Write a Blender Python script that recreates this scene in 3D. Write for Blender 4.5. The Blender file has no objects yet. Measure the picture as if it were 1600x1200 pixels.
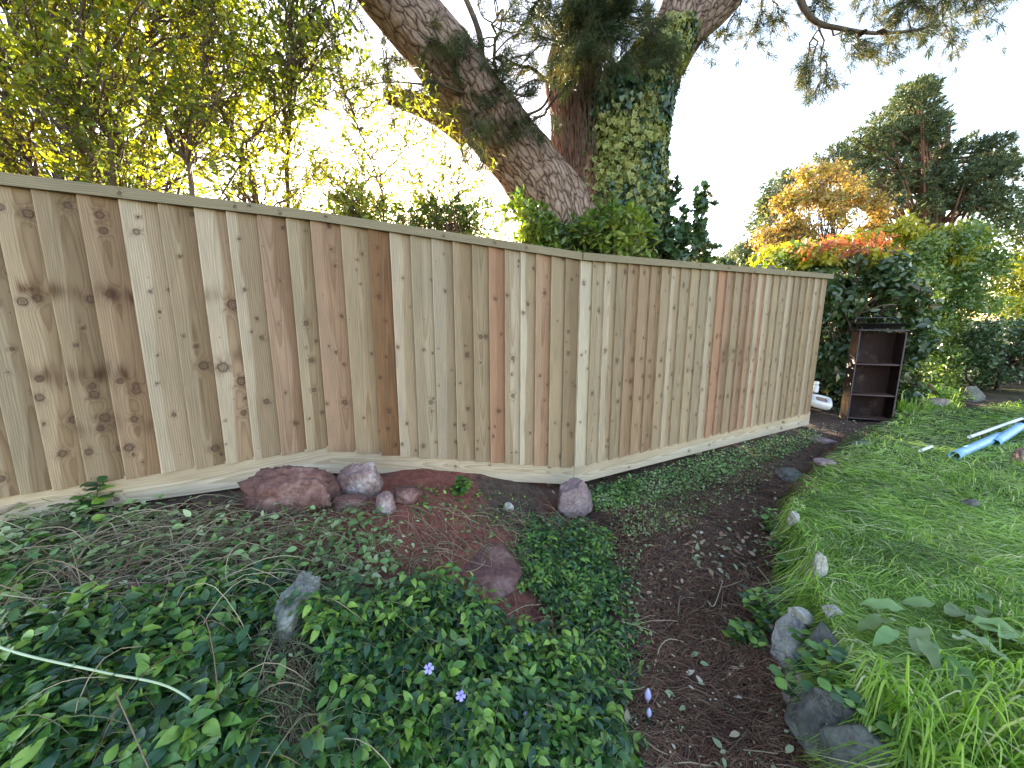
import bpy, math
import numpy as np

# ------------------------------------------------------------------ camera, sky, sun, exposure
R = math.radians
F = 600.0                      # focal length in px of a 1600 px wide picture
TH = R(9.5)                    # camera looks down by this
CZ = 1.5
scene = bpy.context.scene
cd = bpy.data.cameras.new("camera"); cam = bpy.data.objects.new("camera", cd)
scene.collection.objects.link(cam)
cd.sensor_width = 36; cd.lens = 36 * F / 1600; cd.clip_start = 0.02; cd.clip_end = 3000
cam.location = (0, 0, CZ); cam.rotation_euler = (R(90) - TH, 0, 0)
scene.camera = cam

SUN_EL, SUN_AZ = R(10.5), R(-14)   # azimuth measured from +Y towards +X
w = bpy.data.worlds.new("World"); scene.world = w; w.use_nodes = True
nt = w.node_tree; bg = nt.nodes["Background"]
sky = nt.nodes.new("ShaderNodeTexSky"); sky.sky_type = 'NISHITA'; sky.sun_disc = False
sky.sun_elevation = SUN_EL; sky.sun_rotation = SUN_AZ
sky.air_density = 1.0; sky.dust_density = .6; sky.ozone_density = 1.0
wb_ = nt.nodes.new("ShaderNodeMix"); wb_.data_type = 'RGBA'; wb_.blend_type = 'MULTIPLY'; wb_.inputs[0].default_value = 1
wb_.inputs[7].default_value = (1.115, .965, .94, 1)      # the camera's warm white balance
nt.links.new(sky.outputs[0], wb_.inputs[6]); nt.links.new(wb_.outputs[2], bg.inputs[0]); bg.inputs[1].default_value = 0.15
sl = bpy.data.lights.new("sun", 'SUN'); sl.energy = 4.2; sl.angle = R(0.5); sl.color = (1, 0.86, 0.66)
so = bpy.data.objects.new("sun", sl); scene.collection.objects.link(so)
so.rotation_euler = (R(90) - SUN_EL, 0, R(180) - SUN_AZ)
so.location = (0, 0, 30)
scene.view_settings.view_transform = 'Standard'; scene.view_settings.look = 'None'
scene.view_settings.exposure = 2.85; scene.view_settings.gamma = 1
scene.cycles.max_bounces = 7; scene.cycles.transparent_max_bounces = 4
scene.cycles.sample_clamp_indirect = 6

rng = np.random.default_rng(11)
A = np.array
ST, CT = math.sin(TH), math.cos(TH)
CAM = A([0, 0, CZ])

# ------------------------------------------------------------------ pixel measuring helpers (1600x1200)
def ray(px, py):
    u = (np.asarray(px, float) - 800) / F; v = (600 - np.asarray(py, float)) / F
    return np.stack([u, CT + v * ST, -ST + v * CT], -1)
def at_Y(px, py, Y):
    d = ray(px, py); return CAM + d * (Y / d[..., 1])[..., None]
def at_z(px, py, z):
    d = ray(px, py); return CAM + d * ((z - CZ) / d[..., 2])[..., None]
def proj(P):
    P = np.asarray(P, float); q = P - CAM
    dep = q[..., 1] * CT - q[..., 2] * ST
    up = q[..., 1] * ST + q[..., 2] * CT
    dep = np.where(dep < 1e-3, 1e-3, dep)
    return 800 + F * q[..., 0] / dep, 600 - F * up / dep

# ------------------------------------------------------------------ numpy noise
def _h(i, j, k, s):
    n = (i * 374761393 + j * 668265263 + k * 2147483647 + s * 1274126177) & 0xFFFFFFFF
    n = ((n ^ (n >> 13)) * 1274126177) & 0xFFFFFFFF
    n = (n ^ (n >> 16)) & 0xFFFFFFFF
    return n / 4294967295.0
def vnoise(x, y, z=0.0, s=0):
    x, y, z = np.broadcast_arrays(np.asarray(x, float), np.asarray(y, float), np.asarray(z, float))
    xi = np.floor(x).astype(np.int64); yi = np.floor(y).astype(np.int64); zi = np.floor(z).astype(np.int64)
    fx, fy, fz = x - xi, y - yi, z - zi
    fx = fx * fx * (3 - 2 * fx); fy = fy * fy * (3 - 2 * fy); fz = fz * fz * (3 - 2 * fz)
    r = 0
    for a in (0, 1):
        for b in (0, 1):
            for c in (0, 1):
                r = r + _h(xi + a, yi + b, zi + c, s) * (fx if a else 1 - fx) * (fy if b else 1 - fy) * (fz if c else 1 - fz)
    return r * 2 - 1
def fbm(x, y, z=0.0, s=0, o=4):
    r = 0; a = 1.0; f = 1.0; t = 0
    for i in range(o):
        r = r + a * vnoise(np.asarray(x) * f, np.asarray(y) * f, np.asarray(z) * f, s + i * 17); t += a; a *= .5; f *= 2.03
    return r / t
def sm(a, b, x):
    t = np.clip((x - a) / (b - a), 0, 1); return t * t * (3 - 2 * t)

# ------------------------------------------------------------------ terrain
WX = A([0.98, 1.03, 1.17, 1.30, 1.58, 2.05, 2.70, 3.70, 4.80, 5.74, 7.9, 14, 60])
WY = A([-2.0, .90, 1.35, 1.60, 2.10, 2.75, 3.30, 4.15, 4.78, 5.16, 5.8, 7.0, 12])
def xwall(y): return np.interp(y, WY, WX)
def G(x, y, rough=True):
    x = np.asarray(x, float); y = np.asarray(y, float)
    p = np.interp(y, [0, 1, 3, 4.5, 6, 30], [-1.52, -1.50, -1.40, -1.31, -1.30, -1.28])
    bz = np.interp(x, [-3.2, -2.4, -1.0], [-.90, -.98, -1.05]) + np.interp(y, [0, 1.2], [-.06, 0])
    foot = .36 + .13 * (y - 1); top = -.85 + .1 * (y - 1)
    s = sm(0, 1, (foot - x) / (foot - top)) * (1 - sm(4.5, 7, y)) * (1 - sm(-9, -5, -x) * 0)
    z = p + (bz - p) * s
    wob = .05 * fbm(x * 3, y * 3, 0, 5, 2)
    d = (x - xwall(y) + wob) * .8
    zl = -1.235 + .012 * (y < 99) + np.interp(y, [0, 2, 5], [-.02, .0, -.01])
    t = sm(0, .09, d)
    z = z + (zl - z) * t
    if rough:
        near = 1 - sm(9, 14, np.hypot(x, y))
        z = z + near * (.035 * fbm(x * 2.2, y * 2.2, 0, 1, 3) + .016 * fbm(x * 9, y * 9, 0, 2, 3) * (1 - .4 * t))
    return z + CZ
def at_G(px, py, lift=0):
    d = ray(px, py); d = np.atleast_2d(d)
    t = np.geomspace(.5, 60, 1400)
    P = CAM + d[:, None, :] * t[None, :, None]
    below = P[..., 2] < G(P[..., 0], P[..., 1]) + lift
    i = np.argmax(below, 1)
    Q = P[np.arange(len(i)), i]
    Q[:, 2] = G(Q[:, 0], Q[:, 1])
    return Q[0] if np.ndim(px) == 0 else Q
def inpoly(px, py, poly):
    poly = A(poly, float); ins = np.zeros(np.shape(px), bool)
    n = len(poly); j = n - 1
    for i in range(n):
        xi, yi = poly[i]; xj, yj = poly[j]
        c = ((yi > py) != (yj > py)) & (px < (xj - xi) * (py - yi) / (yj - yi + 1e-9) + xi)
        ins ^= c; j = i
    return ins

# ------------------------------------------------------------------ mesh helpers
col = scene.collection
def mk(name, V, Fs, mat=None, parent=None, smooth=False, attrs=None, uv=None, loc=None):
    """V (n,3); Fs list of int arrays (m,k). attrs: name -> (domain, type, data)"""
    V = np.asarray(V, np.float32)
    if loc is not None: V = V - np.asarray(loc, np.float32)
    if not isinstance(Fs, (list, tuple)): Fs = [Fs]
    Fs = [np.asarray(f, np.int32) for f in Fs if len(f)]
    me = bpy.data.meshes.new(name)
    me.vertices.add(len(V)); me.vertices.foreach_set("co", V.ravel())
    nl = sum(f.size for f in Fs); npol = sum(len(f) for f in Fs)
    me.loops.add(nl); me.polygons.add(npol)
    me.loops.foreach_set("vertex_index", np.concatenate([f.ravel() for f in Fs]))
    tot = np.concatenate([np.full(len(f), f.shape[1], np.int32) for f in Fs])
    st = np.concatenate([[0], np.cumsum(tot)[:-1]]).astype(np.int32)
    me.polygons.foreach_set("loop_start", st)
    try: me.polygons.foreach_set("loop_total", tot)
    except Exception: pass
    me.update(calc_edges=True)
    if smooth: me.polygons.foreach_set("use_smooth", np.ones(npol, bool))
    for k, (dom, ty, data) in (attrs or {}).items():
        a = me.attributes.new(k, ty, dom)
        a.data.foreach_set({'FLOAT': 'value', 'FLOAT_COLOR': 'color', 'FLOAT_VECTOR': 'vector', 'FLOAT2': 'vector'}[ty], np.asarray(data, np.float32).ravel())
    if mat is not None: me.materials.append(mat)
    me.validate(clean_customdata=False)
    o = bpy.data.objects.new(name, me); col.objects.link(o)
    if loc is not None: o.location = loc
    if parent is not None: o.parent = parent
    return o
def thing(name, label, cat, loc=(0, 0, 0), group=None):
    o = bpy.data.objects.new(name, None); col.objects.link(o)
    o.location = loc; o.empty_display_size = .1
    return tag(o, label, cat, group)
def tag(o, label=None, cat=None, group=None, kind=None):
    if label: o["label"] = label
    if cat: o["category"] = cat
    if group: o["group"] = group
    if kind: o["kind"] = kind
    return o
def child(o, parent):
    """parent a world-built mesh to an empty placed at parent.location"""
    o.parent = parent; o.location = -A(parent.location); return o
class Acc:
    def __init__(s): s.V = []; s.F = {}; s.n = 0; s.fa = {}
    def add(s, V, Fc, **face):
        V = np.asarray(V, float).reshape(-1, 3); Fc = np.asarray(Fc, int)
        k = Fc.shape[1]
        s.F.setdefault(k, []).append(Fc + s.n); s.V.append(V); s.n += len(V)
        for a, d in face.items():
            s.fa.setdefault((k, a), []).append(np.broadcast_to(d, (len(Fc),)).astype(float))
    def build(s, name, mat, parent=None, smooth=False, **kw):
        V = np.concatenate(s.V); ks = sorted(s.F)
        Fs = [np.concatenate(s.F[k]) for k in ks]
        names = {a for (_, a) in s.fa}
        at = {a: ('FACE', 'FLOAT', np.concatenate([np.concatenate(s.fa[(k, a)]) for k in ks])) for a in names}
        o = mk(name, V, Fs, mat, None, smooth, at, **kw)
        if parent is not None: child(o, parent)
        return o
def norm(v): return v / (np.linalg.norm(v, axis=-1, keepdims=True) + 1e-9)
def frames(d, n):
    """rotation matrices with columns side, d, normal"""
    d = norm(d); s = norm(np.cross(d, n)); n2 = np.cross(s, d)
    return np.stack([s, d, n2], -1)
def scatter(tV, tF, pos, M, sc):
    sc = np.asarray(sc, float)
    if sc.ndim == 1: sc = sc[:, None]
    V = tV[None] * (sc[:, None, :])
    V = np.einsum('nij,nvj->nvi', M, V) + pos[:, None, :]
    Fc = tF[None] + (np.arange(len(pos)) * len(tV))[:, None, None]
    return V.reshape(-1, 3), Fc.reshape(-1, tF.shape[1])
def leaf_tpl(rows=3, width=.5, fold=.18, curl=.18, peak=.42, wavy=0.0):
    """leaf along +y of length 1: rows of left, mid, right"""
    t = np.linspace(0, 1, rows + 1)[1:-1] if rows > 2 else A([peak])
    V = [[0, 0, 0]]
    for q in t:
        wd = width * .5 * (math.sin(math.pi * q ** (math.log(.5) / math.log(peak))) ** .85)
        z = -curl * q * q
        V += [[-wd, q, z + fold * wd + wavy * math.sin(q * 17)], [0, q, z], [wd, q, z + fold * wd - wavy * math.sin(q * 15)]]
    V.append([0, 1, -curl])
    n = len(t); last = 1 + 3 * n
    T = [[0, 2, 1, 1], [0, 3, 2, 2]]
    T = [[0, 2, 1], [0, 3, 2]]; Q = []
    for i in range(n - 1):
        a = 1 + 3 * i; b = a + 3
        T += [[a, a + 1, b + 1], [a, b + 1, b], [a + 1, a + 2, b + 2], [a + 1, b + 2, b + 1]]
    a = 1 + 3 * (n - 1)
    T += [[a, a + 1, last], [a + 1, a + 2, last]]
    return A(V, float), A(T)
def ivy_tpl():
    pts = [(0, 0), (-.28, -.12), (-.5, .12), (-.34, .36), (-.38, .62), (-.16, .62), (0, 1.0), (.16, .62), (.38, .62), (.34, .36), (.5, .12), (.28, -.12)]
    V = [[0, .32, .0]] + [[x, y, .10 * abs(x) * 2 - .12 * y * y] for x, y in pts]
    n = len(pts)
    return A(V, float), A([[0, 1 + (i + 1) % n, 1 + i] for i in range(n)])
L_LOW = leaf_tpl(2, .48); L_MED = leaf_tpl(4, .52, .2, .2); L_HI = leaf_tpl(6, .6, .22, .22, .42, .02)
L_NAR = leaf_tpl(2, .3, .2, .2); L_ROUND = leaf_tpl(5, .8, .15, .12, .5, .02); IVY = ivy_tpl()
def tubes(P, Rr, sides=4):
    """P (N,K,3), Rr (N,K) -> V, quads"""
    P = np.asarray(P, float); N, K, _ = P.shape
    T = np.gradient(P, axis=1); T = norm(T)
    ref = np.where(np.abs(T[..., 2:3]) > .9, A([1., 0, 0]), A([0, 0, 1.]))
    U = norm(np.cross(T, ref)); W_ = np.cross(T, U)
    a = np.arange(sides) * 2 * math.pi / sides
    V = P[:, :, None, :] + Rr[:, :, None, None] * (np.cos(a)[None, None, :, None] * U[:, :, None, :] + np.sin(a)[None, None, :, None] * W_[:, :, None, :])
    idx = np.arange(N * K * sides).reshape(N, K, sides)
    q = np.stack([idx[:, :-1], np.roll(idx, -1, 2)[:, :-1], np.roll(idx, -1, 2)[:, 1:], idx[:, 1:]], -1)
    return V.reshape(-1, 3), q.reshape(-1, 4)
def rdir(n, up=0.0):
    v = rng.normal(size=(n, 3)); v[:, 2] += up; return norm(v)
def curve(a, b, bow, K=5, jit=0.0):
    """N curves a->b with a bow vector in the middle"""
    t = np.linspace(0, 1, K)[None, :, None]
    P = a[:, None] * (1 - t) + b[:, None] * t + (4 * t * (1 - t)) * bow[:, None]
    if jit: P[:, 1:-1] += rng.normal(size=P[:, 1:-1].shape) * jit
    return P
def spline(pts, n):
    pts = A(pts, float); k = len(pts); t = np.linspace(0, k - 1, n)
    i = np.clip(np.floor(t).astype(int), 0, k - 2); f = (t - i)[:, None]
    p0 = pts[np.clip(i - 1, 0, k - 1)]; p1 = pts[i]; p2 = pts[i + 1]; p3 = pts[np.clip(i + 2, 0, k - 1)]
    return .5 * (2 * p1 + (p2 - p0) * f + (2 * p0 - 5 * p1 + 4 * p2 - p3) * f ** 2 + (3 * p1 - p0 - 3 * p2 + p3) * f ** 3)

# ------------------------------------------------------------------ materials
def newmat(name):
    m = bpy.data.materials.new(name); m.use_nodes = True
    n = m.node_tree.nodes; n.clear()
    out = n.new("ShaderNodeOutputMaterial"); return m, m.node_tree, n, m.node_tree.links, out
def ramp(n, stops, interp='LINEAR'):
    r = n.new("ShaderNodeValToRGB"); r.color_ramp.interpolation = interp
    e = r.color_ramp.elements
    while len(e) > 1: e.remove(e[-1])
    e[0].position = stops[0][0]; e[0].color = (*stops[0][1], 1)
    for p, c in stops[1:]:
        q = e.new(p); q.color = (*c, 1)
    return r
def gr(v): return (v, v, v)
def math_n(n, l, op, a, b=None, clamp=False):
    m = n.new("ShaderNodeMath"); m.operation = op; m.use_clamp = clamp
    for i, x in enumerate((a, b)):
        if x is None: continue
        if isinstance(x, (int, float)): m.inputs[i].default_value = x
        else: l.new(x, m.inputs[i])
    return m.outputs[0]
def mixc(n, l, fac, a, b, mode='MIX'):
    m = n.new("ShaderNodeMix"); m.data_type = 'RGBA'; m.blend_type = mode
    for i, x in ((0, fac), (6, a), (7, b)):
        if isinstance(x, (int, float)): m.inputs[i].default_value = x
        elif isinstance(x, tuple): m.inputs[i].default_value = (*x, 1)
        else: l.new(x, m.inputs[i])
    return m.outputs[2]
def leafmat(name, cols, trans=.35, tcol=None, rough=.45, spec=.4, noise_scale=3.0):
    """per-leaf colour from the face attribute rnd"""
    m, t, n, l, out = newmat(name)
    at = n.new("ShaderNodeAttribute"); at.attribute_name = "rnd"
    r = ramp(n, [(i / max(1, len(cols) - 1), c) for i, c in enumerate(cols)])
    l.new(at.outputs["Fac"], r.inputs[0])
    tc = n.new("ShaderNodeTexCoord"); ns = n.new("ShaderNodeTexNoise"); ns.inputs["Scale"].default_value = noise_scale
    ns.inputs["Detail"].default_value = 3
    l.new(tc.outputs["Object"], ns.inputs["Vector"])
    rr = ramp(n, [(.3, gr(.75)), (.7, gr(1.2))]); l.new(ns.outputs["Fac"], rr.inputs[0])
    c = mixc(n, l, 1.0, r.outputs[0], rr.outputs[0], 'MULTIPLY')
    b = n.new("ShaderNodeBsdfPrincipled"); l.new(c, b.inputs["Base Color"])
    b.inputs["Roughness"].default_value = rough; b.inputs["Specular IOR Level"].default_value = spec
    tr = n.new("ShaderNodeBsdfTranslucent")
    tint = mixc(n, l, 1.0, c, tcol or (1.6, 1.7, .6), 'MULTIPLY')
    l.new(tint, tr.inputs[0])
    mx = n.new("ShaderNodeMixShader"); mx.inputs[0].default_value = trans
    l.new(b.outputs[0], mx.inputs[1]); l.new(tr.outputs[0], mx.inputs[2]); l.new(mx.outputs[0], out.inputs[0])
    return m
def plainmat(name, c, rough=.6, noise=.25, scale=12, metal=0, spec=.5, bump=.0):
    m, t, n, l, out = newmat(name)
    tc = n.new("ShaderNodeTexCoord"); ns = n.new("ShaderNodeTexNoise"); ns.inputs["Scale"].default_value = scale; ns.inputs["Detail"].default_value = 5
    l.new(tc.outputs["Object"], ns.inputs["Vector"])
    r = ramp(n, [(.25, tuple(x * (1 - noise) for x in c)), (.75, tuple(x * (1 + noise) for x in c))]); l.new(ns.outputs["Fac"], r.inputs[0])
    b = n.new("ShaderNodeBsdfPrincipled"); l.new(r.outputs[0], b.inputs["Base Color"])
    b.inputs["Roughness"].default_value = rough; b.inputs["Metallic"].default_value = metal; b.inputs["Specular IOR Level"].default_value = spec
    if bump:
        bp = n.new("ShaderNodeBump"); bp.inputs["Strength"].default_value = bump; bp.inputs["Distance"].default_value = .01
        l.new(ns.outputs["Fac"], bp.inputs["Height"]); l.new(bp.outputs[0], b.inputs["Normal"])
    l.new(b.outputs[0], out.inputs[0]); return m

def woodmat(name):
    m, t, n, l, out = newmat(name)
    def att(k, o="Fac"):
        a = n.new("ShaderNodeAttribute"); a.attribute_name = k; return a.outputs[o]
    gf, knd, st, tint, uv = att("gf"), att("kn"), att("st"), att("tint", "Color"), att("wuv", "Vector")
    mp = n.new("ShaderNodeMapping"); mp.inputs["Scale"].default_value = (260, 6, 1); l.new(uv, mp.inputs[0])
    fib = n.new("ShaderNodeTexNoise"); fib.inputs["Scale"].default_value = 1; fib.inputs["Detail"].default_value = 4; l.new(mp.outputs[0], fib.inputs["Vector"])
    mp2 = n.new("ShaderNodeMapping"); mp2.inputs["Scale"].default_value = (9, 2.2, 1); l.new(uv, mp2.inputs[0])
    pat = n.new("ShaderNodeTexNoise"); pat.inputs["Scale"].default_value = 1; pat.inputs["Detail"].default_value = 5; l.new(mp2.outputs[0], pat.inputs["Vector"])
    wn = n.new("ShaderNodeTexNoise"); wn.inputs["Scale"].default_value = 70; wn.inputs["Detail"].default_value = 3; l.new(uv, wn.inputs["Vector"])
    kd = math_n(n, l, 'ADD', knd, math_n(n, l, 'MULTIPLY', math_n(n, l, 'SUBTRACT', wn.outputs["Fac"], .5), .7))
    kr_ = ramp(n, [(0, gr(.9)), (.06, gr(.35)), (.12, gr(.75)), (.17, gr(.4)), (.235, gr(1)), (.30, gr(.35)), (.42, gr(0))]); l.new(math_n(n, l, 'MULTIPLY', kd, .25), kr_.inputs[0]); kn = kr_.outputs[0]
    # growth rings: contour lines of the grain field
    g2 = math_n(n, l, 'ADD', gf, math_n(n, l, 'MULTIPLY', fib.outputs["Fac"], .2))
    fr = math_n(n, l, 'FRACT', g2)
    rg = ramp(n, [(0, gr(0)), (.45, gr(.12)), (.82, gr(.85)), (.93, gr(1)), (1, gr(0))]); l.new(fr, rg.inputs[0])
    c = mixc(n, l, 1.0, tint, mixc(n, l, pat.outputs["Fac"], (1.25, 1.2, 1.12), (.72, .74, .70)), 'MULTIPLY')
    c = mixc(n, l, math_n(n, l, 'MULTIPLY', rg.outputs[0], .55), c, mixc(n, l, 1.0, c, (.55, .45, .36), 'MULTIPLY'))
    fr2 = ramp(n, [(.3, gr(.82)), (.65, gr(1.1))]); l.new(fib.outputs["Fac"], fr2.inputs[0])
    c = mixc(n, l, 1.0, c, fr2.outputs[0], 'MULTIPLY')
    hs = ramp(n, [(.3, gr(.55)), (.65, gr(1.05))]); l.new(fib.outputs["Fac"], hs.inputs[0])
    c = mixc(n, l, math_n(n, l, 'MULTIPLY', math_n(n, l, 'MULTIPLY', st, 1.1), hs.outputs[0], True), c, mixc(n, l, 1.0, c, (.30, .20, .14), 'MULTIPLY'))
    c = mixc(n, l, math_n(n, l, 'MULTIPLY', kn, 1.0, True), c, (.06, .03, .02))
    # tiny nail heads, resin specks
    vo = n.new("ShaderNodeTexVoronoi"); vo.inputs["Scale"].default_value = 11; l.new(uv, vo.inputs["Vector"])
    sp = ramp(n, [(0.0, gr(1)), (.035, gr(1)), (.06, gr(0))]); l.new(vo.outputs["Distance"], sp.inputs[0])
    c = mixc(n, l, math_n(n, l, 'MULTIPLY', sp.outputs[0], .7), c, (.10, .07, .05))
    b = n.new("ShaderNodeBsdfPrincipled"); l.new(c, b.inputs["Base Color"]); b.inputs["Roughness"].default_value = .78; b.inputs["Specular IOR Level"].default_value = .25
    h = math_n(n, l, 'ADD', math_n(n, l, 'MULTIPLY', rg.outputs[0], -.5), math_n(n, l, 'MULTIPLY', fib.outputs["Fac"], .8))
    h = math_n(n, l, 'SUBTRACT', h, math_n(n, l, 'MULTIPLY', kn, .8))
    bp = n.new("ShaderNodeBump"); bp.inputs["Strength"].default_value = .5; bp.inputs["Distance"].default_value = .002
    l.new(h, bp.inputs["Height"]); l.new(bp.outputs[0], b.inputs["Normal"]); l.new(b.outputs[0], out.inputs[0])
    return m
M_WOOD = woodmat("treated_timber")
M_WOODP = plainmat("post_timber", (.30, .24, .16), .8, .25, 9)

def barkmat(name, dark, mid, light, sx=13.0, sy=4.6, bump=1.0):
    """bark in tube coordinates (wuv: metres around, metres along)"""
    m, t, n, l, out = newmat(name)
    a = n.new("ShaderNodeAttribute"); a.attribute_name = "wuv"
    wob = n.new("ShaderNodeTexNoise"); wob.inputs["Scale"].default_value = 5; wob.inputs["Detail"].default_value = 3; l.new(a.outputs["Vector"], wob.inputs["Vector"])
    wv = mixc(n, l, .10, a.outputs["Vector"], wob.outputs["Color"], 'ADD')
    mp = n.new("ShaderNodeMapping"); mp.inputs["Scale"].default_value = (sx, sy, 1); l.new(wv, mp.inputs[0])
    vo = n.new("ShaderNodeTexVoronoi"); vo.feature = 'DISTANCE_TO_EDGE'; vo.inputs["Scale"].default_value = 1.6; l.new(mp.outputs[0], vo.inputs["Vector"])
    mp2 = n.new("ShaderNodeMapping"); mp2.inputs["Scale"].default_value = (sx * 2.2, sy * 2.2, 1); l.new(wv, mp2.inputs[0])
    ns = n.new("ShaderNodeTexNoise"); ns.inputs["Scale"].default_value = 1.3; ns.inputs["Detail"].default_value = 6; ns.inputs["Roughness"].default_value = .65; l.new(mp2.outputs[0], ns.inputs["Vector"])
    pl = ramp(n, [(0, gr(0)), (.05, gr(.5)), (.22, gr(.85)), (.5, gr(1))]); l.new(vo.outputs["Distance"], pl.inputs[0])
    h = math_n(n, l, 'ADD', math_n(n, l, 'MULTIPLY', pl.outputs[0], .45), math_n(n, l, 'MULTIPLY', ns.outputs["Fac"], .85))
    cr = ramp(n, [(.40, dark), (.64, mid), (1.0, light)]); l.new(h, cr.inputs[0])
    b = n.new("ShaderNodeBsdfPrincipled"); l.new(cr.outputs[0], b.inputs["Base Color"]); b.inputs["Roughness"].default_value = .9; b.inputs["Specular IOR Level"].default_value = .15
    bp = n.new("ShaderNodeBump"); bp.inputs["Strength"].default_value = bump; bp.inputs["Distance"].default_value = .03
    l.new(h, bp.inputs["Height"]); l.new(bp.outputs[0], b.inputs["Normal"]); l.new(b.outputs[0], out.inputs[0]); return m
M_BARK = barkmat("pine_bark", (.04, .024, .017), (.19, .125, .095), (.42, .32, .26))
M_BARK2 = barkmat("pine_bark_red", (.05, .022, .014), (.17, .085, .055), (.32, .19, .14), 16, 3)
M_TWIG = plainmat("twig_bark", (.085, .06, .042), .85, .4, 20)
M_TWIGD = plainmat("dark_twig_bark", (.05, .036, .026), .85, .4, 20)

def rockmat(name, a, b_, c_, moss=.0, scale=5.0):
    m, t, n, l, out = newmat(name)
    tc = n.new("ShaderNodeTexCoord")
    ns = n.new("ShaderNodeTexNoise"); ns.inputs["Scale"].default_value = scale; ns.inputs["Detail"].default_value = 8; ns.inputs["Roughness"].default_value = .65; l.new(tc.outputs["Object"], ns.inputs["Vector"])
    n2 = n.new("ShaderNodeTexNoise"); n2.inputs["Scale"].default_value = scale * 9; n2.inputs["Detail"].default_value = 6; n2.inputs["Roughness"].default_value = .7; l.new(tc.outputs["Object"], n2.inputs["Vector"])
    r = ramp(n, [(.32, a), (.5, b_), (.68, c_)]); l.new(ns.outputs["Fac"], r.inputs[0])
    r2 = ramp(n, [(.3, gr(.55)), (.6, gr(1.15))]); l.new(n2.outputs["Fac"], r2.inputs[0])
    c = mixc(n, l, 1.0, r.outputs[0], r2.outputs[0], 'MULTIPLY')
    vo = n.new("ShaderNodeTexVoronoi"); vo.feature = 'DISTANCE_TO_EDGE'; vo.inputs["Scale"].default_value = scale * 1.6
    wv = mixc(n, l, .25, tc.outputs["Object"], ns.outputs["Color"], 'ADD'); l.new(wv, vo.inputs["Vector"])
    cr = ramp(n, [(0, gr(1)), (.02, gr(0))]); l.new(vo.outputs["Distance"], cr.inputs[0])
    c = mixc(n, l, math_n(n, l, 'MULTIPLY', cr.outputs[0], .5), c, tuple(x * .45 for x in a))
    if moss:
        n3 = n.new("ShaderNodeTexNoise"); n3.inputs["Scale"].default_value = scale * 2; n3.inputs["Detail"].default_value = 5; l.new(tc.outputs["Object"], n3.inputs["Vector"])
        r3 = ramp(n, [(.55 - moss * .2, gr(0)), (.62, gr(1))]); l.new(n3.outputs["Fac"], r3.inputs[0])
        c = mixc(n, l, math_n(n, l, 'MULTIPLY', r3.outputs[0], moss), c, (.05, .075, .03))
    b = n.new("ShaderNodeBsdfPrincipled"); l.new(c, b.inputs["Base Color"]); b.inputs["Roughness"].default_value = .85
    bp = n.new("ShaderNodeBump"); bp.inputs["Strength"].default_value = .7; bp.inputs["Distance"].default_value = .008
    h = math_n(n, l, 'ADD', ns.outputs["Fac"], math_n(n, l, 'MULTIPLY', n2.outputs["Fac"], .5)); h = math_n(n, l, 'SUBTRACT', h, math_n(n, l, 'MULTIPLY', cr.outputs[0], .3))
    l.new(h, bp.inputs["Height"]); l.new(bp.outputs[0], b.inputs["Normal"]); l.new(b.outputs[0], out.inputs[0]); return m
M_RRED = rockmat("red_sandstone", (.075, .038, .034), (.14, .065, .055), (.27, .17, .15))
M_RPINK = rockmat("pinkish_stone", (.13, .07, .06), (.25, .17, .16), (.48, .42, .42))
M_RGREY = rockmat("grey_limestone", (.055, .055, .048), (.13, .13, .115), (.28, .28, .26), .35)
M_RPALE = rockmat("pale_limestone", (.22, .20, .16), (.42, .40, .34), (.58, .56, .50), .25)
M_RPURP = rockmat("mauve_stone", (.13, .085, .085), (.24, .17, .17), (.36, .28, .28))

def soilmat():
    m, t, n, l, out = newmat("soil")
    at = n.new("ShaderNodeAttribute"); at.attribute_name = "gcol"
    tc = n.new("ShaderNodeTexCoord")
    a = n.new("ShaderNodeTexNoise"); a.inputs["Scale"].default_value = 22; a.inputs["Detail"].default_value = 9; a.inputs["Roughness"].default_value = .7; l.new(tc.outputs["Object"], a.inputs["Vector"])
    b2 = n.new("ShaderNodeTexNoise"); b2.inputs["Scale"].default_value = 110; b2.inputs["Detail"].default_value = 5; l.new(tc.outputs["Object"], b2.inputs["Vector"])
    r = ramp(n, [(.3, gr(.5)), (.7, gr(1.5))]); l.new(a.outputs["Fac"], r.inputs[0])
    r2 = ramp(n, [(.3, gr(.65)), (.7, gr(1.35))]); l.new(b2.outputs["Fac"], r2.inputs[0])
    c = mixc(n, l, 1.0, at.outputs["Color"], r.outputs[0], 'MULTIPLY'); c = mixc(n, l, 1.0, c, r2.outputs[0], 'MULTIPLY')
    b = n.new("ShaderNodeBsdfPrincipled"); l.new(c, b.inputs["Base Color"]); b.inputs["Roughness"].default_value = .95; b.inputs["Specular IOR Level"].default_value = .15
    bp = n.new("ShaderNodeBump"); bp.inputs["Strength"].default_value = .9; bp.inputs["Distance"].default_value = .02
    h = math_n(n, l, 'ADD', a.outputs["Fac"], math_n(n, l, 'MULTIPLY', b2.outputs["Fac"], .35))
    l.new(h, bp.inputs["Height"]); l.new(bp.outputs[0], b.inputs["Normal"]); l.new(b.outputs[0], out.inputs[0]); return m
M_SOIL = soilmat()

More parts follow.
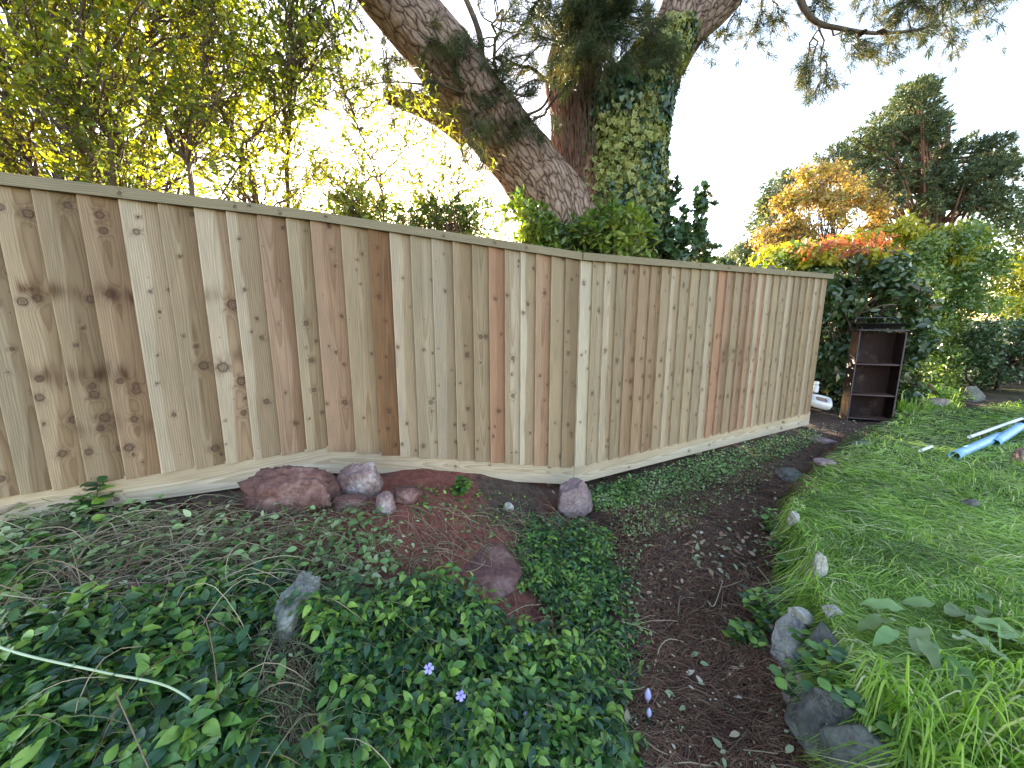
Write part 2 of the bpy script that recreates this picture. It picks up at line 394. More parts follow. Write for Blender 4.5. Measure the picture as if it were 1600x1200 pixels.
# ------------------------------------------------------------------ ground
def build_ground():
    def axis(lo, hi, step, far):
        core = np.arange(lo, hi, step); k = np.geomspace(step * 2, far, 26)
        return np.concatenate([lo - k[::-1], core, hi + k])
    xs = axis(-4.0, 6.0, .03, 900); ys = axis(.1, 6.2, .03, 900)
    X, Y = np.meshgrid(xs, ys); Z = G(X, Y)
    V = np.stack([X, Y, Z], -1).reshape(-1, 3); nx = len(xs); ny = len(ys)
    i = np.arange(nx * ny).reshape(ny, nx)
    q = np.stack([i[:-1, :-1], i[:-1, 1:], i[1:, 1:], i[1:, :-1]], -1).reshape(-1, 4)
    x, y = X.ravel(), Y.ravel(); px, py = proj(V)
    lawn = sm(0, .12, (x - xwall(y)) * .8)[:, None]
    n1 = fbm(x * 1.6, y * 1.6, 0, 31, 4); n2 = fbm(x * 5, y * 5, 0, 33, 3)
    path = A([.085, .060, .047]); red = A([.20, .075, .058]); grn = A([.045, .07, .02]); dark = A([.045, .03, .022])
    c = path[None] + (dark - path)[None] * sm(-.1, .4, n1)[:, None]
    bank = sm(.55, -.1, x)[:, None]
    rm = (bank[:, 0] * sm(-.35, .15, n1 + .3 * n2) * sm(1.0, 1.5, y))[:, None]
    c = c * (1 - rm) + red[None] * rm
    pr = (sm(.12, .0, np.hypot(x - .75, (y - 1.85) * .6) * .3) * sm(-.2, .3, n2))[:, None] * .5
    c = c * (1 - pr) + (red * .6)[None] * pr
    c = c * (1 - lawn) + grn[None] * lawn
    far = sm(9, 14, np.hypot(x, y))[:, None]; c = c * (1 - far) + A([.05, .07, .025])[None] * far
    ca = np.concatenate([c, np.ones((len(c), 1))], 1)
    o = mk("ground", V, q, M_SOIL, smooth=True, attrs={"gcol": ('POINT', 'FLOAT_COLOR', ca)})
    tag(o, kind="structure"); return o
build_ground()

# ------------------------------------------------------------------ fence
def solve_col(xt, yt, yb, H):
    lo, hi = .3, 20; d = ray(xt, yt)
    for _ in range(60):
        t = (lo + hi) / 2; P = CAM + d * t; Q = P - A([0, 0, H])
        if proj(Q)[1] > yb: lo = t
        else: hi = t
    return CAM + d * t
Pa = solve_col(60, 280.3, 791, 1.60); P1 = solve_col(485, 332, 740, 1.66)
P2 = solve_col(905, 396, 756, 1.80); P3 = solve_col(1293, 429, 663, 1.80)
def plane_hit(px, py, A0, A1):
    """ray with the vertical plane through A0, A1"""
    d = ray(px, py); e = (A1 - A0)[:2]; nn = A([-e[1], e[0]])
    t = nn @ (A0 - CAM)[:2] / (nn @ d[:2]); return CAM + d * t
P0 = plane_hit(-190, 250, Pa, P1)
SEGS = [(P0, P1, lambda x: 273 + .1216 * x, lambda x: 771 - .1465 * x, lambda x: 814 - .142 * x),
        (P1, P2, lambda x: 332 + (x - 485) * 64 / 420, lambda x: 700 + (x - 513) * 27 / 381, lambda x: 738 + (x - 515) * 18 / 380),
        (P2, P3, lambda x: 396 + (x - 905) * 33 / 388, lambda x: 727 - (x - 895) * 84 / 369, lambda x: 756 - (x - 895) * 93 / 367)]
def z_on(P, f):
    """height at which the vertical line through plan point P meets picture line f"""
    lo, hi = -1.0, 4.0
    for _ in range(50):
        z = (lo + hi) / 2; x, y = proj(A([P[0], P[1], z]))
        if y > f(x): lo = z
        else: hi = z
    return z
def grain(nu, nv, wd, ln, style, knots, seed, stains=()):
    u = np.linspace(0, wd, nu); v = np.linspace(0, ln, nv); U, Vv = np.meshgrid(u, v)
    r = np.random.default_rng(seed)
    wand = .012 * fbm(Vv * 1.3, seed * .37, 0, seed, 2) + .004 * fbm(U * 20, Vv * 4, 0, seed + 5, 2)
    if style == 0:   # quarter sawn straight lines
        gf = (U + wand) / .010 + .4 * Vv
    else:            # flat sawn with cathedral arches
        u0 = wd * r.uniform(.35, .65) + wand * 1.4
        gf = ((U - u0) / .027) ** 2 * .8 + Vv * r.uniform(1.2, 3.0) * r.choice([-1, 1]) + 1.2 * fbm(U * 5, Vv * 1.8, 0, seed + 9, 2)
    kn = np.full_like(U, 4.0); st = np.zeros_like(U)
    for (ku, kv, kr, dk) in knots:
        du = (U - ku) / kr; dv = (Vv - kv) / (kr * 1.1); rr = np.hypot(du, dv)
        gf = gf + 3.0 * np.exp(-(rr / 1.7) ** 2)
        ring = np.exp(-((rr - .95) / .22) ** 2) * .8 + np.exp(-(rr / .35) ** 2) * .8 + .25 * (rr < .9)
        kn = np.minimum(kn, rr * (1.25 - .35 * dk))
        hair = np.exp(-((rr - 1.2) / 1.6) ** 2) * (rr > .8) * np.clip(.35 + .9 * vnoise(np.arctan2(dv, du) * 6, rr * .6, ku * 50, seed), 0, 1)
        st = np.maximum(st, hair * dk * .8)
    for (sv, sh, sa) in stains:
        wv = .04 * fbm(U * 12, seed, 0, seed + 3, 2)
        q = np.exp(-((Vv - sv + wv) / (sh * (.5 + .8 * np.abs(fbm(U * 14, seed, 0, seed + 8, 2)) * 2))) ** 2) * np.clip(.5 + .7 * fbm(U * 60, Vv * 9, 0, seed + 4, 3) + .9 * fbm(U * 16, Vv * 5, 0, seed + 6, 2), 0, 1.2)
        st = np.maximum(st, q * sa)
    return gf, np.clip(kn, 0, 4), np.clip(st, 0, 1)
def plank(name, c00, c10, c01, c11, back, tint, parent, along='v', style=1, knots=(), stains=(), seed=1, tint2=None, res=.0065, backl=None):
    """front face corners (bottom-left, bottom-right, top-left, top-right); back = thickness vector"""
    c00, c10, c01, c11 = map(A, (c00, c10, c01, c11))
    wd = np.linalg.norm(c10 - c00); ht = np.linalg.norm(c01 - c00)
    if along == 'v': nu = max(4, int(wd / res)); nv = max(4, int(ht / .011))
    else: nu = max(4, int(wd / .014)); nv = max(4, int(ht / res))
    s = np.linspace(0, 1, nu); t = np.linspace(0, 1, nv); S, T = np.meshgrid(s, t); S_, T_ = S[..., None], T[..., None]
    P = (c00 * (1 - S_) + c10 * S_) * (1 - T_) + (c01 * (1 - S_) + c11 * S_) * T_
    nrm = -norm(A(back))
    P = P + nrm * (.0012 * fbm(S * 3 * wd / .1, T * ht * 2, 0, seed, 2))[..., None]
    # eased arrises
    edge = np.minimum(np.minimum(S, 1 - S) * wd, .002) - .002
    P = P + nrm * edge[..., None] * .6
    if along == 'v': gf, kn, st = grain(nu, nv, wd, ht, style, knots, seed, stains)
    else:
        gf, kn, st = grain(nv, nu, ht, wd, style, knots, seed, stains); gf, kn, st = gf.T, kn.T, st.T
    off = A([seed * 1.37 % 7, seed * 2.11 % 9])
    if along == 'v': uv = np.stack([S * wd + off[0], T * ht + off[1], 0 * S], -1)
    else: uv = np.stack([T * ht + off[0], S * wd + off[1], 0 * S], -1)
    tt = np.broadcast_to(A(tint), (nv, nu, 3)).copy()
    if tint2 is not None:     # sapwood streak on one side; many boards' darker right also paints seam shade
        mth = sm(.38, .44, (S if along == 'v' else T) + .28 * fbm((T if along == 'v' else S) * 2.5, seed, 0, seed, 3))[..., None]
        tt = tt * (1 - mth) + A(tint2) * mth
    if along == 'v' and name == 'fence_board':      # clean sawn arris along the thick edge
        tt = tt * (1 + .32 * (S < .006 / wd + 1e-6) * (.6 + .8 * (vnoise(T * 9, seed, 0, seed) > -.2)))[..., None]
    i = np.arange(nu * nv).reshape(nv, nu)
    q = np.stack([i[:-1, :-1], i[:-1, 1:], i[1:, 1:], i[1:, :-1]], -1).reshape(-1, 4)
    V = [P.reshape(-1, 3)]; Q = [q]; n = nu * nv; b = A(back)
    GF = [gf.ravel()]; KN = [kn.ravel()]; SS = [st.ravel()]; UV = [uv.reshape(-1, 3)]; TT = [tt.reshape(-1, 3)]
    k = [P[0, 0], P[0, -1], P[-1, -1], P[-1, 0]]; bl = b if backl is None else A(backl); kb = [k[0] + bl, k[1] + b, k[2] + b, k[3] + bl]
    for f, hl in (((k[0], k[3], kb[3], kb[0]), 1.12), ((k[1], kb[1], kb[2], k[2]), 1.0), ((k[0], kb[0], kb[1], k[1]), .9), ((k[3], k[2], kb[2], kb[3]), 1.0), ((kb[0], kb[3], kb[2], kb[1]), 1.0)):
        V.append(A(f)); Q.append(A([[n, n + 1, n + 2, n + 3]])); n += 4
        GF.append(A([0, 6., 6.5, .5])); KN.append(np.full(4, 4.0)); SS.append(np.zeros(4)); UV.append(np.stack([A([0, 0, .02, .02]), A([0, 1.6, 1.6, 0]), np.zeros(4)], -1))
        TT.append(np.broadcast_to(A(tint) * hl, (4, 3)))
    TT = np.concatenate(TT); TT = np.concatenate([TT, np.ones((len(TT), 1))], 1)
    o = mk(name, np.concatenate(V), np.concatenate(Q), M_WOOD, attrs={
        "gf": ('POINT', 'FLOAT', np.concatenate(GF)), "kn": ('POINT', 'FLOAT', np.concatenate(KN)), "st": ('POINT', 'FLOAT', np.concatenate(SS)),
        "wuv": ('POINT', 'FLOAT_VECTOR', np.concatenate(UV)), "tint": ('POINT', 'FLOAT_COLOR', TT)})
    child(o, parent); return o

TA = (.31, .235, .165); TG = (.30, .24, .175); TB = (.32, .205, .15); TW = (.405, .335, .27); TD = (.17, .075, .03); TP = (.34, .185, .125); TV = (.48, .425, .355)
TK = (.255, .19, .13); TN = (.28, .19, .13)
fence = thing("fence", "pale new wooden feather edge fence bending in three runs across the garden", "fence", tuple(A([P2[0], P2[1], G(P2[0], P2[1])])))
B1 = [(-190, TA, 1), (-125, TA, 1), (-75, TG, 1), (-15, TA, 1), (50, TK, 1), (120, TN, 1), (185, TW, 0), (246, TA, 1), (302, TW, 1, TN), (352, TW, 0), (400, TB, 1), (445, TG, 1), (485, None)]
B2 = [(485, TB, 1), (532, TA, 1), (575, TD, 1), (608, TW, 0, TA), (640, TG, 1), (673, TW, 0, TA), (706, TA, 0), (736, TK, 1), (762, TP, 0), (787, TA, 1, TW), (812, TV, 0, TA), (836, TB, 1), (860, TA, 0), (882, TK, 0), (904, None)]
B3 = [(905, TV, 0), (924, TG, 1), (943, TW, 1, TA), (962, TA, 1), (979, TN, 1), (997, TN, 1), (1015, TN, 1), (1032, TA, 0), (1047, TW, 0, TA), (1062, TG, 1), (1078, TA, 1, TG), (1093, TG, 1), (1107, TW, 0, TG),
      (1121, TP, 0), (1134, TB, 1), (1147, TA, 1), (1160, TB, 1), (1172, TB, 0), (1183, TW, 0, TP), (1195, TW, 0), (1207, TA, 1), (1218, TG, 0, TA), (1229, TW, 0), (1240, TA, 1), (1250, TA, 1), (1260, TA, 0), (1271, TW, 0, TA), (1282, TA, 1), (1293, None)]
def nrm_of(a, b):
    e = norm((b - a)[:2]); return A([e[1], -e[0], 0])       # towards the camera
kr = np.random.default_rng(5)
bi = 0
for si, (seg, BL) in enumerate(zip(SEGS, (B1, B2, B3))):
    a, b, ft, fg, fb = seg; nr = nrm_of(a, b); e3 = A([*norm((b - a)[:2]), 0])
    for j in range(len(BL) - 1):
        xl, tn, stl = BL[j][:3]; t2 = BL[j][3] if len(BL[j]) > 3 else None; xr = BL[j + 1][0]
        L = plane_hit(xl, ft(xl), a, b); Rr_ = plane_hit(xr, ft(xr), a, b)
        Rr_ = Rr_ + e3 * (.022 if j < len(BL) - 2 else (.016 if si == 1 else 0))
        zt = [z_on(L, ft) - .012, z_on(Rr_, ft) - .012]; zb = z_on(L, fg) - .012 - kr.uniform(0, .007)
        zb2 = z_on(Rr_, fg) - .012 - kr.uniform(0, .004)
        ln = zt[0] - zb; wd = np.linalg.norm((Rr_ - L)[:2]); kn = []; sta = []
        bi += 1
        # knots, boards cut from the same log share their whorls
        if si == 0 and 3 <= j <= 6 and j != 6:
            for hv in (.64, .36, .33, .22, .12, .9):
                for q in range(kr.integers(1, 3)): kn.append((kr.uniform(.02, wd - .02), ln * hv + kr.normal() * .02, kr.uniform(.012, .019), kr.uniform(.35, .7)))
            sta = [(ln * .66, .045, 1.0), (ln * .385, .05, 1.0), (ln * .2, .04, .5)]
        elif si == 0 and j == 8:
            kn = [(wd * .75, ln * .63, .022, .8), (wd * .25, ln * .39, .022, .8), (wd * .75, ln * .33, .02, .8), (wd * .7, ln * .2, .014, .5)]; sta = [(ln * .42, .05, .6), (ln * .64, .03, .5)]
        elif si == 0 and j == 7: kn = [(wd * .6, ln * .40, .02, .6), (wd * .6, ln * .07, .016, .7), (wd * .8, ln * .95, .01, .5)]
        elif si == 2 and 3 <= j <= 7:
            for hv in (.94, .51, .41, .3): kn.append((kr.uniform(.3, .8) * wd, ln * hv + kr.normal() * .012, kr.uniform(.009, .013), .9))
        elif si == 2 and 14 <= j <= 18:
            for hv in (.5, .44, .24): kn.append((kr.uniform(.2, .8) * wd, ln * hv + kr.normal() * .02, kr.uniform(.008, .014), .95))
            sta = [(ln * .5, .12, .35)]
        else:
            for q in range(kr.integers(2, 7)): kn.append((kr.uniform(.015, wd - .015), kr.uniform(.05, .97) * ln, kr.uniform(.005, .013), kr.uniform(.6, .95)))
        for q in range(kr.integers(2, 7)): kn.append((kr.uniform(.01, wd - .01), kr.uniform(.03, .97) * ln, kr.uniform(.004, .007), 1.0))
        t_l = .034 if si < 2 else .029; o1, o2 = nr * t_l, nr * .007      # thick left edge over the thin right edge of its neighbour
        tone = A([1.0, 1.02, 1.0]) * (1 + kr.normal() * .07)
        if si == 0 and t2 is None and j != 6: t2 = tuple(A(tn) * A([.66, .58, .50]))  # darker right side: heartwood tone plus seam shade put into the colour
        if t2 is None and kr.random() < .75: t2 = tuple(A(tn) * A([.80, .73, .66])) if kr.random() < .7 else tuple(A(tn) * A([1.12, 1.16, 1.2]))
        c00 = A([*L[:2], zb]) + o1; c10 = A([*Rr_[:2], zb2]) + o2; c01 = A([*L[:2], zt[0]]) + o1; c11 = A([*Rr_[:2], zt[1]]) + o2
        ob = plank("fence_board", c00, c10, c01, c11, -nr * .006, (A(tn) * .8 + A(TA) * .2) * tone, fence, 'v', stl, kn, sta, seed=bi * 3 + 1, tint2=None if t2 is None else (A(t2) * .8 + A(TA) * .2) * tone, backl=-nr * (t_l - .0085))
        if tn is TD: ob["label"] = "dark brown fence board"
    # bottom boards
    for k_, (sa, sb) in enumerate([(0.0, 1.0)]):
        L = a; Rr_ = b
        if si == 2: Rr_ = b - e3 * .0
        c = [A([*L[:2], z_on(L, fb)]), A([*Rr_[:2], z_on(Rr_, fb)]), A([*L[:2], z_on(L, fg)]), A([*Rr_[:2], z_on(Rr_, fg)])]
        if si == 0:   # line beyond the frame keeps its slope
            c[0][2] = z_on(L, fb); 
        c = [p + nr * .012 - (e3 * .0015 if q in (1, 3) else 0) for q, p in enumerate(c)]
        lnn = np.linalg.norm(c[1] - c[0]); hh = np.linalg.norm(c[2] - c[0])
        kn = [(kr.uniform(.02, hh - .02), kr.uniform(.05, .95) * lnn, kr.uniform(.006, .014), .45) for q in range(int(lnn * 3))]
        plank("gravel_board", *c, -nr * .022, A((.52, .45, .36)), fence, 'u', 1, kn, [(kr.uniform(.1, .9) * lnn, .12, .25)], seed=900 + si, tint2=(.47, .39, .29))
    # capping rail
    ex0 = e3 * (.0 if si else 0); ex1 = e3 * (.03 if si == 2 else 0.0)
    zl, zr = z_on(a, ft), z_on(b, ft); Lp, Rp = a, b + ex1
    cw = .052; fo = nr * .052
    c = [A([*Lp[:2], zl - cw]) + fo, A([*Rp[:2], zr - cw]) + fo, A([*Lp[:2], zl]) + fo, A([*Rp[:2], zr]) + fo]
    kn = [(kr.uniform(.01, .04), kr.uniform(.05, .95) * np.linalg.norm(c[1] - c[0]), .008, .5) for q in range(4)]
    plank("capping_rail", *c, -nr * .085, A((.24, .205, .14)), fence, 'u', 0, kn, (), seed=950 + si)
    # rails and posts at the back
    for hv in (.12, .5, .88):
        za = (z_on(a, fg) * (1 - hv) + zl * hv); zz = (z_on(b, fg) * (1 - hv) + zr * hv)
        g = Acc(); bo = -nr * .0
        pts = [A([*a[:2], za]), A([*b[:2], zz])]
        V = []
        for p in pts:
            for (oo, dz) in ((-.002, -.035), (-.07, -.035), (-.07, .035), (-.002, .035)): V.append(p + nr * oo + A([0, 0, dz]))
        Fq = A([[0, 1, 5, 4], [1, 2, 6, 5], [2, 3, 7, 6], [3, 0, 4, 7], [3, 2, 1, 0], [4, 5, 6, 7]])
        g.add(V, Fq); g.build("arris_rail", M_WOODP, fence)
def boxpts(c, ex, ey, ez): # half vectors
    return A([c + sx * ex + sy * ey + sz * ez for sz in (-1, 1) for sx, sy in ((-1, -1), (1, -1), (1, 1), (-1, 1))])
BOXF = A([[3, 2, 1, 0], [4, 5, 6, 7], [0, 1, 5, 4], [1, 2, 6, 5], [2, 3, 7, 6], [3, 0, 4, 7]])
Pm = P2 * .45 + P3 * .55
for p in (P0 + (P1 - P0) * .3, P1, P2, P3 - norm(P3 - P2) * .06, Pm):
    g = Acc(); zt = p[2] - .07; zb = G(p[0], p[1]) - .15
    nn = nrm_of(P1, P2)
    g.add(boxpts(A([p[0], p[1], (zt + zb) / 2]) - nn * .13, A([.045, 0, 0]), A([0, .045, 0]), A([0, 0, (zt - zb) / 2])), BOXF); g.build("fence_post", M_WOODP, fence)
# short stake showing under the right-hand run
sp = plane_hit(1099, 690, P2, P3); g = Acc(); z0 = G(sp[0], sp[1]) - .1
g.add(boxpts(A([sp[0], sp[1], (z0 + sp[2] + .15) / 2]) - nrm_of(P2, P3) * .05, A([.03, 0, 0]), A([0, .025, 0]), A([0, 0, (sp[2] + .15 - z0) / 2])), BOXF)
g.build("stake", M_WOODP, fence)

# ------------------------------------------------------------------ leaf materials
M_HEDGE = leafmat("privet_leaf", [(.06, .08, .03), (.09, .13, .035), (.14, .18, .035), (.22, .25, .035), (.30, .28, .04), (.13, .14, .06)], .56, (2.0, 2.0, .45), .38, .5)
M_LAUREL = leafmat("laurel_leaf", [(.03, .06, .02), (.06, .11, .03), (.11, .18, .04), (.22, .27, .06)], .35, (2.0, 2.1, .4), .3, .5)
M_IVYD = leafmat("dark_ivy_leaf", [(.03, .06, .03), (.045, .09, .04), (.07, .13, .05)], .12, None, .3, .5)
M_IVYV = leafmat("variegated_ivy_leaf", [(.045, .085, .03), (.08, .12, .035), (.20, .22, .07), (.32, .31, .11)], .25, (1.6, 1.6, .5), .4, .4)
M_NEEDLE = leafmat("pine_needle", [(.035, .06, .03), (.05, .085, .045), (.08, .11, .045), (.13, .12, .05)], .2, (1.8, 1.6, .7), .5, .3)
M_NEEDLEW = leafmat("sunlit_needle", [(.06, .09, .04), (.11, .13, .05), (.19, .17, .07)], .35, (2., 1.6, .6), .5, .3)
M_CONE = plainmat("pine_cone_scales", (.10, .055, .035), .8, .35, 40)
M_CONEG = plainmat("old_pine_cone_scales", (.10, .075, .065), .85, .35, 40)
M_AUT = leafmat("autumn_leaf", [(.24, .18, .07), (.36, .24, .08), (.48, .38, .09), (.42, .22, .10), (.34, .33, .09), (.18, .21, .06)], .3, (1.4, 1.3, .5), .45, .3)
M_YEL = leafmat("yellow_green_leaf", [(.12, .16, .02), (.28, .30, .03), (.48, .44, .05), (.18, .22, .03)], .35, (1.5, 1.5, .3), .4, .4)
M_REDL = leafmat("red_young_leaf", [(.36, .09, .04), (.42, .17, .06), (.30, .08, .05), (.36, .26, .06)], .4, (1.6, 1.0, .5), .35, .5)
M_PHOT = leafmat("photinia_leaf", [(.025, .05, .02), (.04, .08, .03), (.06, .10, .035), (.12, .06, .05)], .15, None, .28, .55)
M_GREEN = leafmat("hedge_leaf", [(.06, .11, .035), (.10, .17, .05), (.16, .23, .06), (.26, .28, .08)], .25, (1.6, 1.7, .4), .35, .5)
M_BGPINE = leafmat("far_pine_foliage", [(.07, .11, .07), (.10, .15, .09), (.15, .19, .10), (.24, .23, .09)], .2, (1.6, 1.5, .6), .55, .2)
M_VINCA = leafmat("periwinkle_leaf", [(.014, .045, .018), (.028, .08, .022), (.05, .135, .028), (.095, .215, .035), (.22, .36, .055), (.022, .07, .038), (.035, .10, .03)], .16, (1.3, 1.6, .3), .33, .45, 25)
M_WILT = leafmat("wilted_leaf", [(.07, .15, .045), (.13, .25, .08), (.24, .37, .14), (.12, .17, .05), (.36,.45,.25)], .15, None, .55, .3)
M_GRASS = leafmat("grass_blade", [(.10, .19, .03), (.22, .37, .05), (.39, .54, .09), (.27, .40, .14), (.60, .58, .33)], .3, (1.3, 1.6, .4), .45, .35)
M_DRY = leafmat("dry_stalk", [(.14, .09, .055), (.26, .20, .13), (.40, .34, .23), (.14, .15, .07), (.20, .13, .09)], .1, None, .75, .2)
M_PNEED = leafmat("fallen_pine_needle", [(.08, .04, .028), (.16, .08, .05), (.28, .17, .11), (.09, .065, .05)], .05, None, .7, .2)
M_LITTER = leafmat("fallen_leaf", [(.26, .18, .12), (.46, .39, .28), (.24, .11, .07), (.36, .40, .24), (.16, .26, .12), (.50, .45, .36)], .15, None, .7, .2)

def add_rim(m, colr, lo, hi):
    t = m.node_tree; n, l = t.nodes, t.links
    a = n.new("ShaderNodeAttribute"); a.attribute_name = "rim"; r = ramp(n, [(lo, gr(0)), (hi, gr(1))]); l.new(a.outputs["Fac"], r.inputs[0])
    b = next(x for x in n if x.type == 'BSDF_PRINCIPLED'); src = b.inputs["Base Color"].links[0].from_socket
    c = mixc(n, l, r.outputs[0], src, colr); l.new(c, b.inputs["Base Color"])
add_rim(M_IVYV, (.36, .38, .11), .6, .85); add_rim(M_IVYD, (.05, .09, .04), .7, 1.0) if False else None
# ------------------------------------------------------------------ big pine behind the fence
def limb(pts_px, Y, wpx, n=60, sides=40, seed=0, rough=.035, closed=False):
    """tube through picture points at depth Y, widths in px"""
    Ys = Y if isinstance(Y, (list, tuple)) else [Y] * len(pts_px)
    P = A([at_Y(x, y, yy) for (x, y), yy in zip(pts_px, Ys)])
    r = A([wpx[i] / F * max(1.5, P[i][1] * CT - (P[i][2] - CZ) * ST) / 2 for i in range(len(wpx))])
    C = spline(P, n); rr = spline(np.stack([r, r, r], 1), n)[:, 0]
    V, q = tubes(C[None], rr[None], sides)
    V = V.reshape(n, sides, 3); c = C[:, None]
    rad = V - c
    ang = np.arange(sides) / sides * 2 * math.pi
    L = np.concatenate([[0], np.cumsum(np.linalg.norm(np.diff(C, axis=0), axis=1))])
    um = ang[None] * rr[:, None]; vm = np.broadcast_to(L[:, None], um.shape)
    dsp = 1 + rough / rr[:, None] * (fbm(np.cos(ang)[None] * 4 + seed, np.sin(ang)[None] * 4, vm * 2.2, seed, 4) * 1.6)
    V = c + rad * dsp[..., None]
    # ring seam kept soft: mirrored angle coordinate
    ur = np.abs(((ang / math.pi + .5) % 2) - 1)[None] * math.pi * rr[:, None]
    uv = np.stack([ur, vm, 0 * vm], -1)
    return V.reshape(-1, 3), q, uv.reshape(-1, 3), C, rr
def limb_obj(name, mat, parent, *a, **k):
    V, q, uv, C, rr = limb(*a, **k)
    o = mk(name, V, q, mat, smooth=True, attrs={"wuv": ('POINT', 'FLOAT_VECTOR', uv)})
    child(o, parent); return C, rr
YT = 4.6
base = at_Y(940, 330, YT); gz = G(base[0], base[1])
pine = thing("pine_tree", "huge old pine with a thick leaning limb and scaly bark, rising behind the fence", "tree", (base[0], base[1], gz))
zlow = lambda px: (px, 620)
limb_obj("trunk", M_BARK2, pine, [(940, 640), (938, 520), (930, 380), (914, 290), (900, 190), (900, 100), (925, 20), (930, -120), (900, -320)], YT, [250, 220, 150, 92, 74, 78, 88, 90, 70], n=110, sides=56, seed=3, rough=.05)
limb_obj("limb", M_BARK, pine, [(915, 430), (866, 325), (829, 270), (782, 208), (742, 155), (702, 102), (614, 0), (520, -110), (430, -260)], [4.5, 4.4, 4.3, 4.2, 4.1, 4.0, 3.9, 3.8, 3.7], [130, 108, 96, 94, 94, 94, 90, 78, 60], n=110, sides=56, seed=9, rough=.03)
Ci, ri = limb_obj("limb", M_BARK, pine, [(975, 520), (978, 400), (978, 300), (985, 200), (1010, 120), (1048, 45), (1068, -30), (1090, -160)], [4.5, 4.5, 4.5, 4.5, 4.5, 4.5, 4.55, 4.6], [130, 104, 96, 98, 84, 58, 52, 46], n=90, sides=44, seed=14, rough=.03)
limb_obj("limb", M_BARK, pine, [(1000, 170), (1035, 95), (1072, 48), (1115, 10), (1170, -50), (1240, -140)], [4.6, 4.65, 4.7, 4.75, 4.8, 4.8], [70, 76, 64, 54, 46, 40], n=60, sides=40, seed=21, rough=.025)
limb_obj("broken_branch", M_BARK2, pine, [(730, 205), (690, 180), (650, 162), (608, 148)], 4.15, [50, 36, 28, 24], n=30, sides=20, seed=25, rough=.02)
# slender branches and needle tufts
def tufts(pos, dirs, n_each, length, width, mat, name, parent, droop=.3, spread=.75):
    N = len(pos); T = N * n_each
    d = norm(np.repeat(norm(dirs), n_each, 0) + rng.normal(size=(T, 3)) * spread)
    d[:, 2] -= droop * rng.random(T) * .4; d = norm(d)
    p = np.repeat(pos, n_each, 0) + rng.normal(size=(T, 3)) * .012
    ln = length * rng.uniform(.6, 1.1, T)
    s = norm(np.cross(d, rdir(T))) * (width * .5)
    mid = p + d * (ln * .55)[:, None] + A([0, 0, 0.0]); tip = p + d * ln[:, None] - A([0, 0, 1.]) * (ln * .08)[:, None]
    V = np.stack([p - s * .6, p + s * .6, mid + s, mid - s, tip], 1).reshape(-1, 3)
    i = np.arange(T)[:, None] * 5
    rn = np.clip(np.repeat(rng.random(N), n_each) * .7 + rng.random(T) * .3, 0, 1)
    o = mk(name, V, [i + A([[2, 3, 4]]), i + A([[0, 1, 2, 3]])], mat, attrs={"rnd": ('FACE', 'FLOAT', np.concatenate([rn, rn]))})
    if parent is not None: child(o, parent)
    return o
TP_, TD_ = [], []; BR = []; BRr = []
def spray(px0, py0, px1, py1, Y0, Y1, sag, ntw, tw, r0=.018, dens=1.0, down=.3):
    """a branch from one picture point to another with side twigs ending in tufts"""
    a, b = at_Y(px0, py0, Y0), at_Y(px1, py1, Y1)
    P = curve(a[None], b[None], A([[0, 0, sag]]), 8, .02)[0]
    BR.append(spline(P, 8)); BRr.append(np.linspace(r0, r0 * .35, 8))
    t = rng.uniform(.15, 1, ntw); q = spline(P, 50)[(t * 49).astype(int)]
    e = q + (rdir(ntw) * A([1, .8, .7]) + A([0, 0, -down]) + norm(b - a) * .5) * (tw * rng.uniform(.5, 1.1, ntw))[:, None]
    cc = curve(q, e, rng.normal(size=(ntw, 3)) * tw * .12, 8)
    for k in range(ntw):
        BR.append(cc[k]); BRr.append(np.linspace(r0 * .35, r0 * .16, 8))
        m = max(1, int(dens * 3)); 
        for s in np.linspace(1, .55, m):
            p = cc[k][int(s * 7)]; TP_.append(p); TD_.append(norm(cc[k][-1] - cc[k][-3]) + A([0, 0, .25]))
# front of the leaning limb
spray(742, 150, 672, 60, 4.0, 3.5, .1, 12, .28, .02)
spray(742, 160, 640, 130, 4.0, 3.5, .05, 10, .3, .02)
spray(745, 165, 720, 215, 4.0, 3.55, -.05, 12, .25, .02)
spray(760, 160, 820, 150, 4.0, 3.6, .05, 14, .35, .02)
spray(770, 120, 780, 20, 4.1, 3.7, .05, 16, .35, .02)
spray(800, 60, 850, -10, 4.1, 3.8, .05, 16, .35, .02)
spray(870, 150, 815, 182, 4.3, 3.8, -.1, 8, .3, .016)
spray(860, 130, 770, 90, 4.2, 3.8, .05, 14, .35, .02)
spray(905, 60, 850, 60, 4.2, 3.8, -.05, 18, .4, .02)
# dense mass hanging before the stem
for x, y in ((900, 20), (935, 40), (960, 70), (905, 75), (985, 30), (940, 0), (965, -10), (890, -10), (920, 95)):
    spray(940, -40, x, y, 4.2, 3.8, .05, 22, .26, .018, 1.2)
spray(1010, 60, 1040, 95, 4.4, 3.9, .02, 20, .25, .018)
spray(1010, 20, 1020, 50, 4.4, 3.9, .02, 16, .25, .018)
# left of the limb
spray(560, -20, 530, 90, 4.0, 3.7, .1, 8, .3, .014); spray(600, 150, 600, 90, 4.1, 4.0, .0, 10, .3)
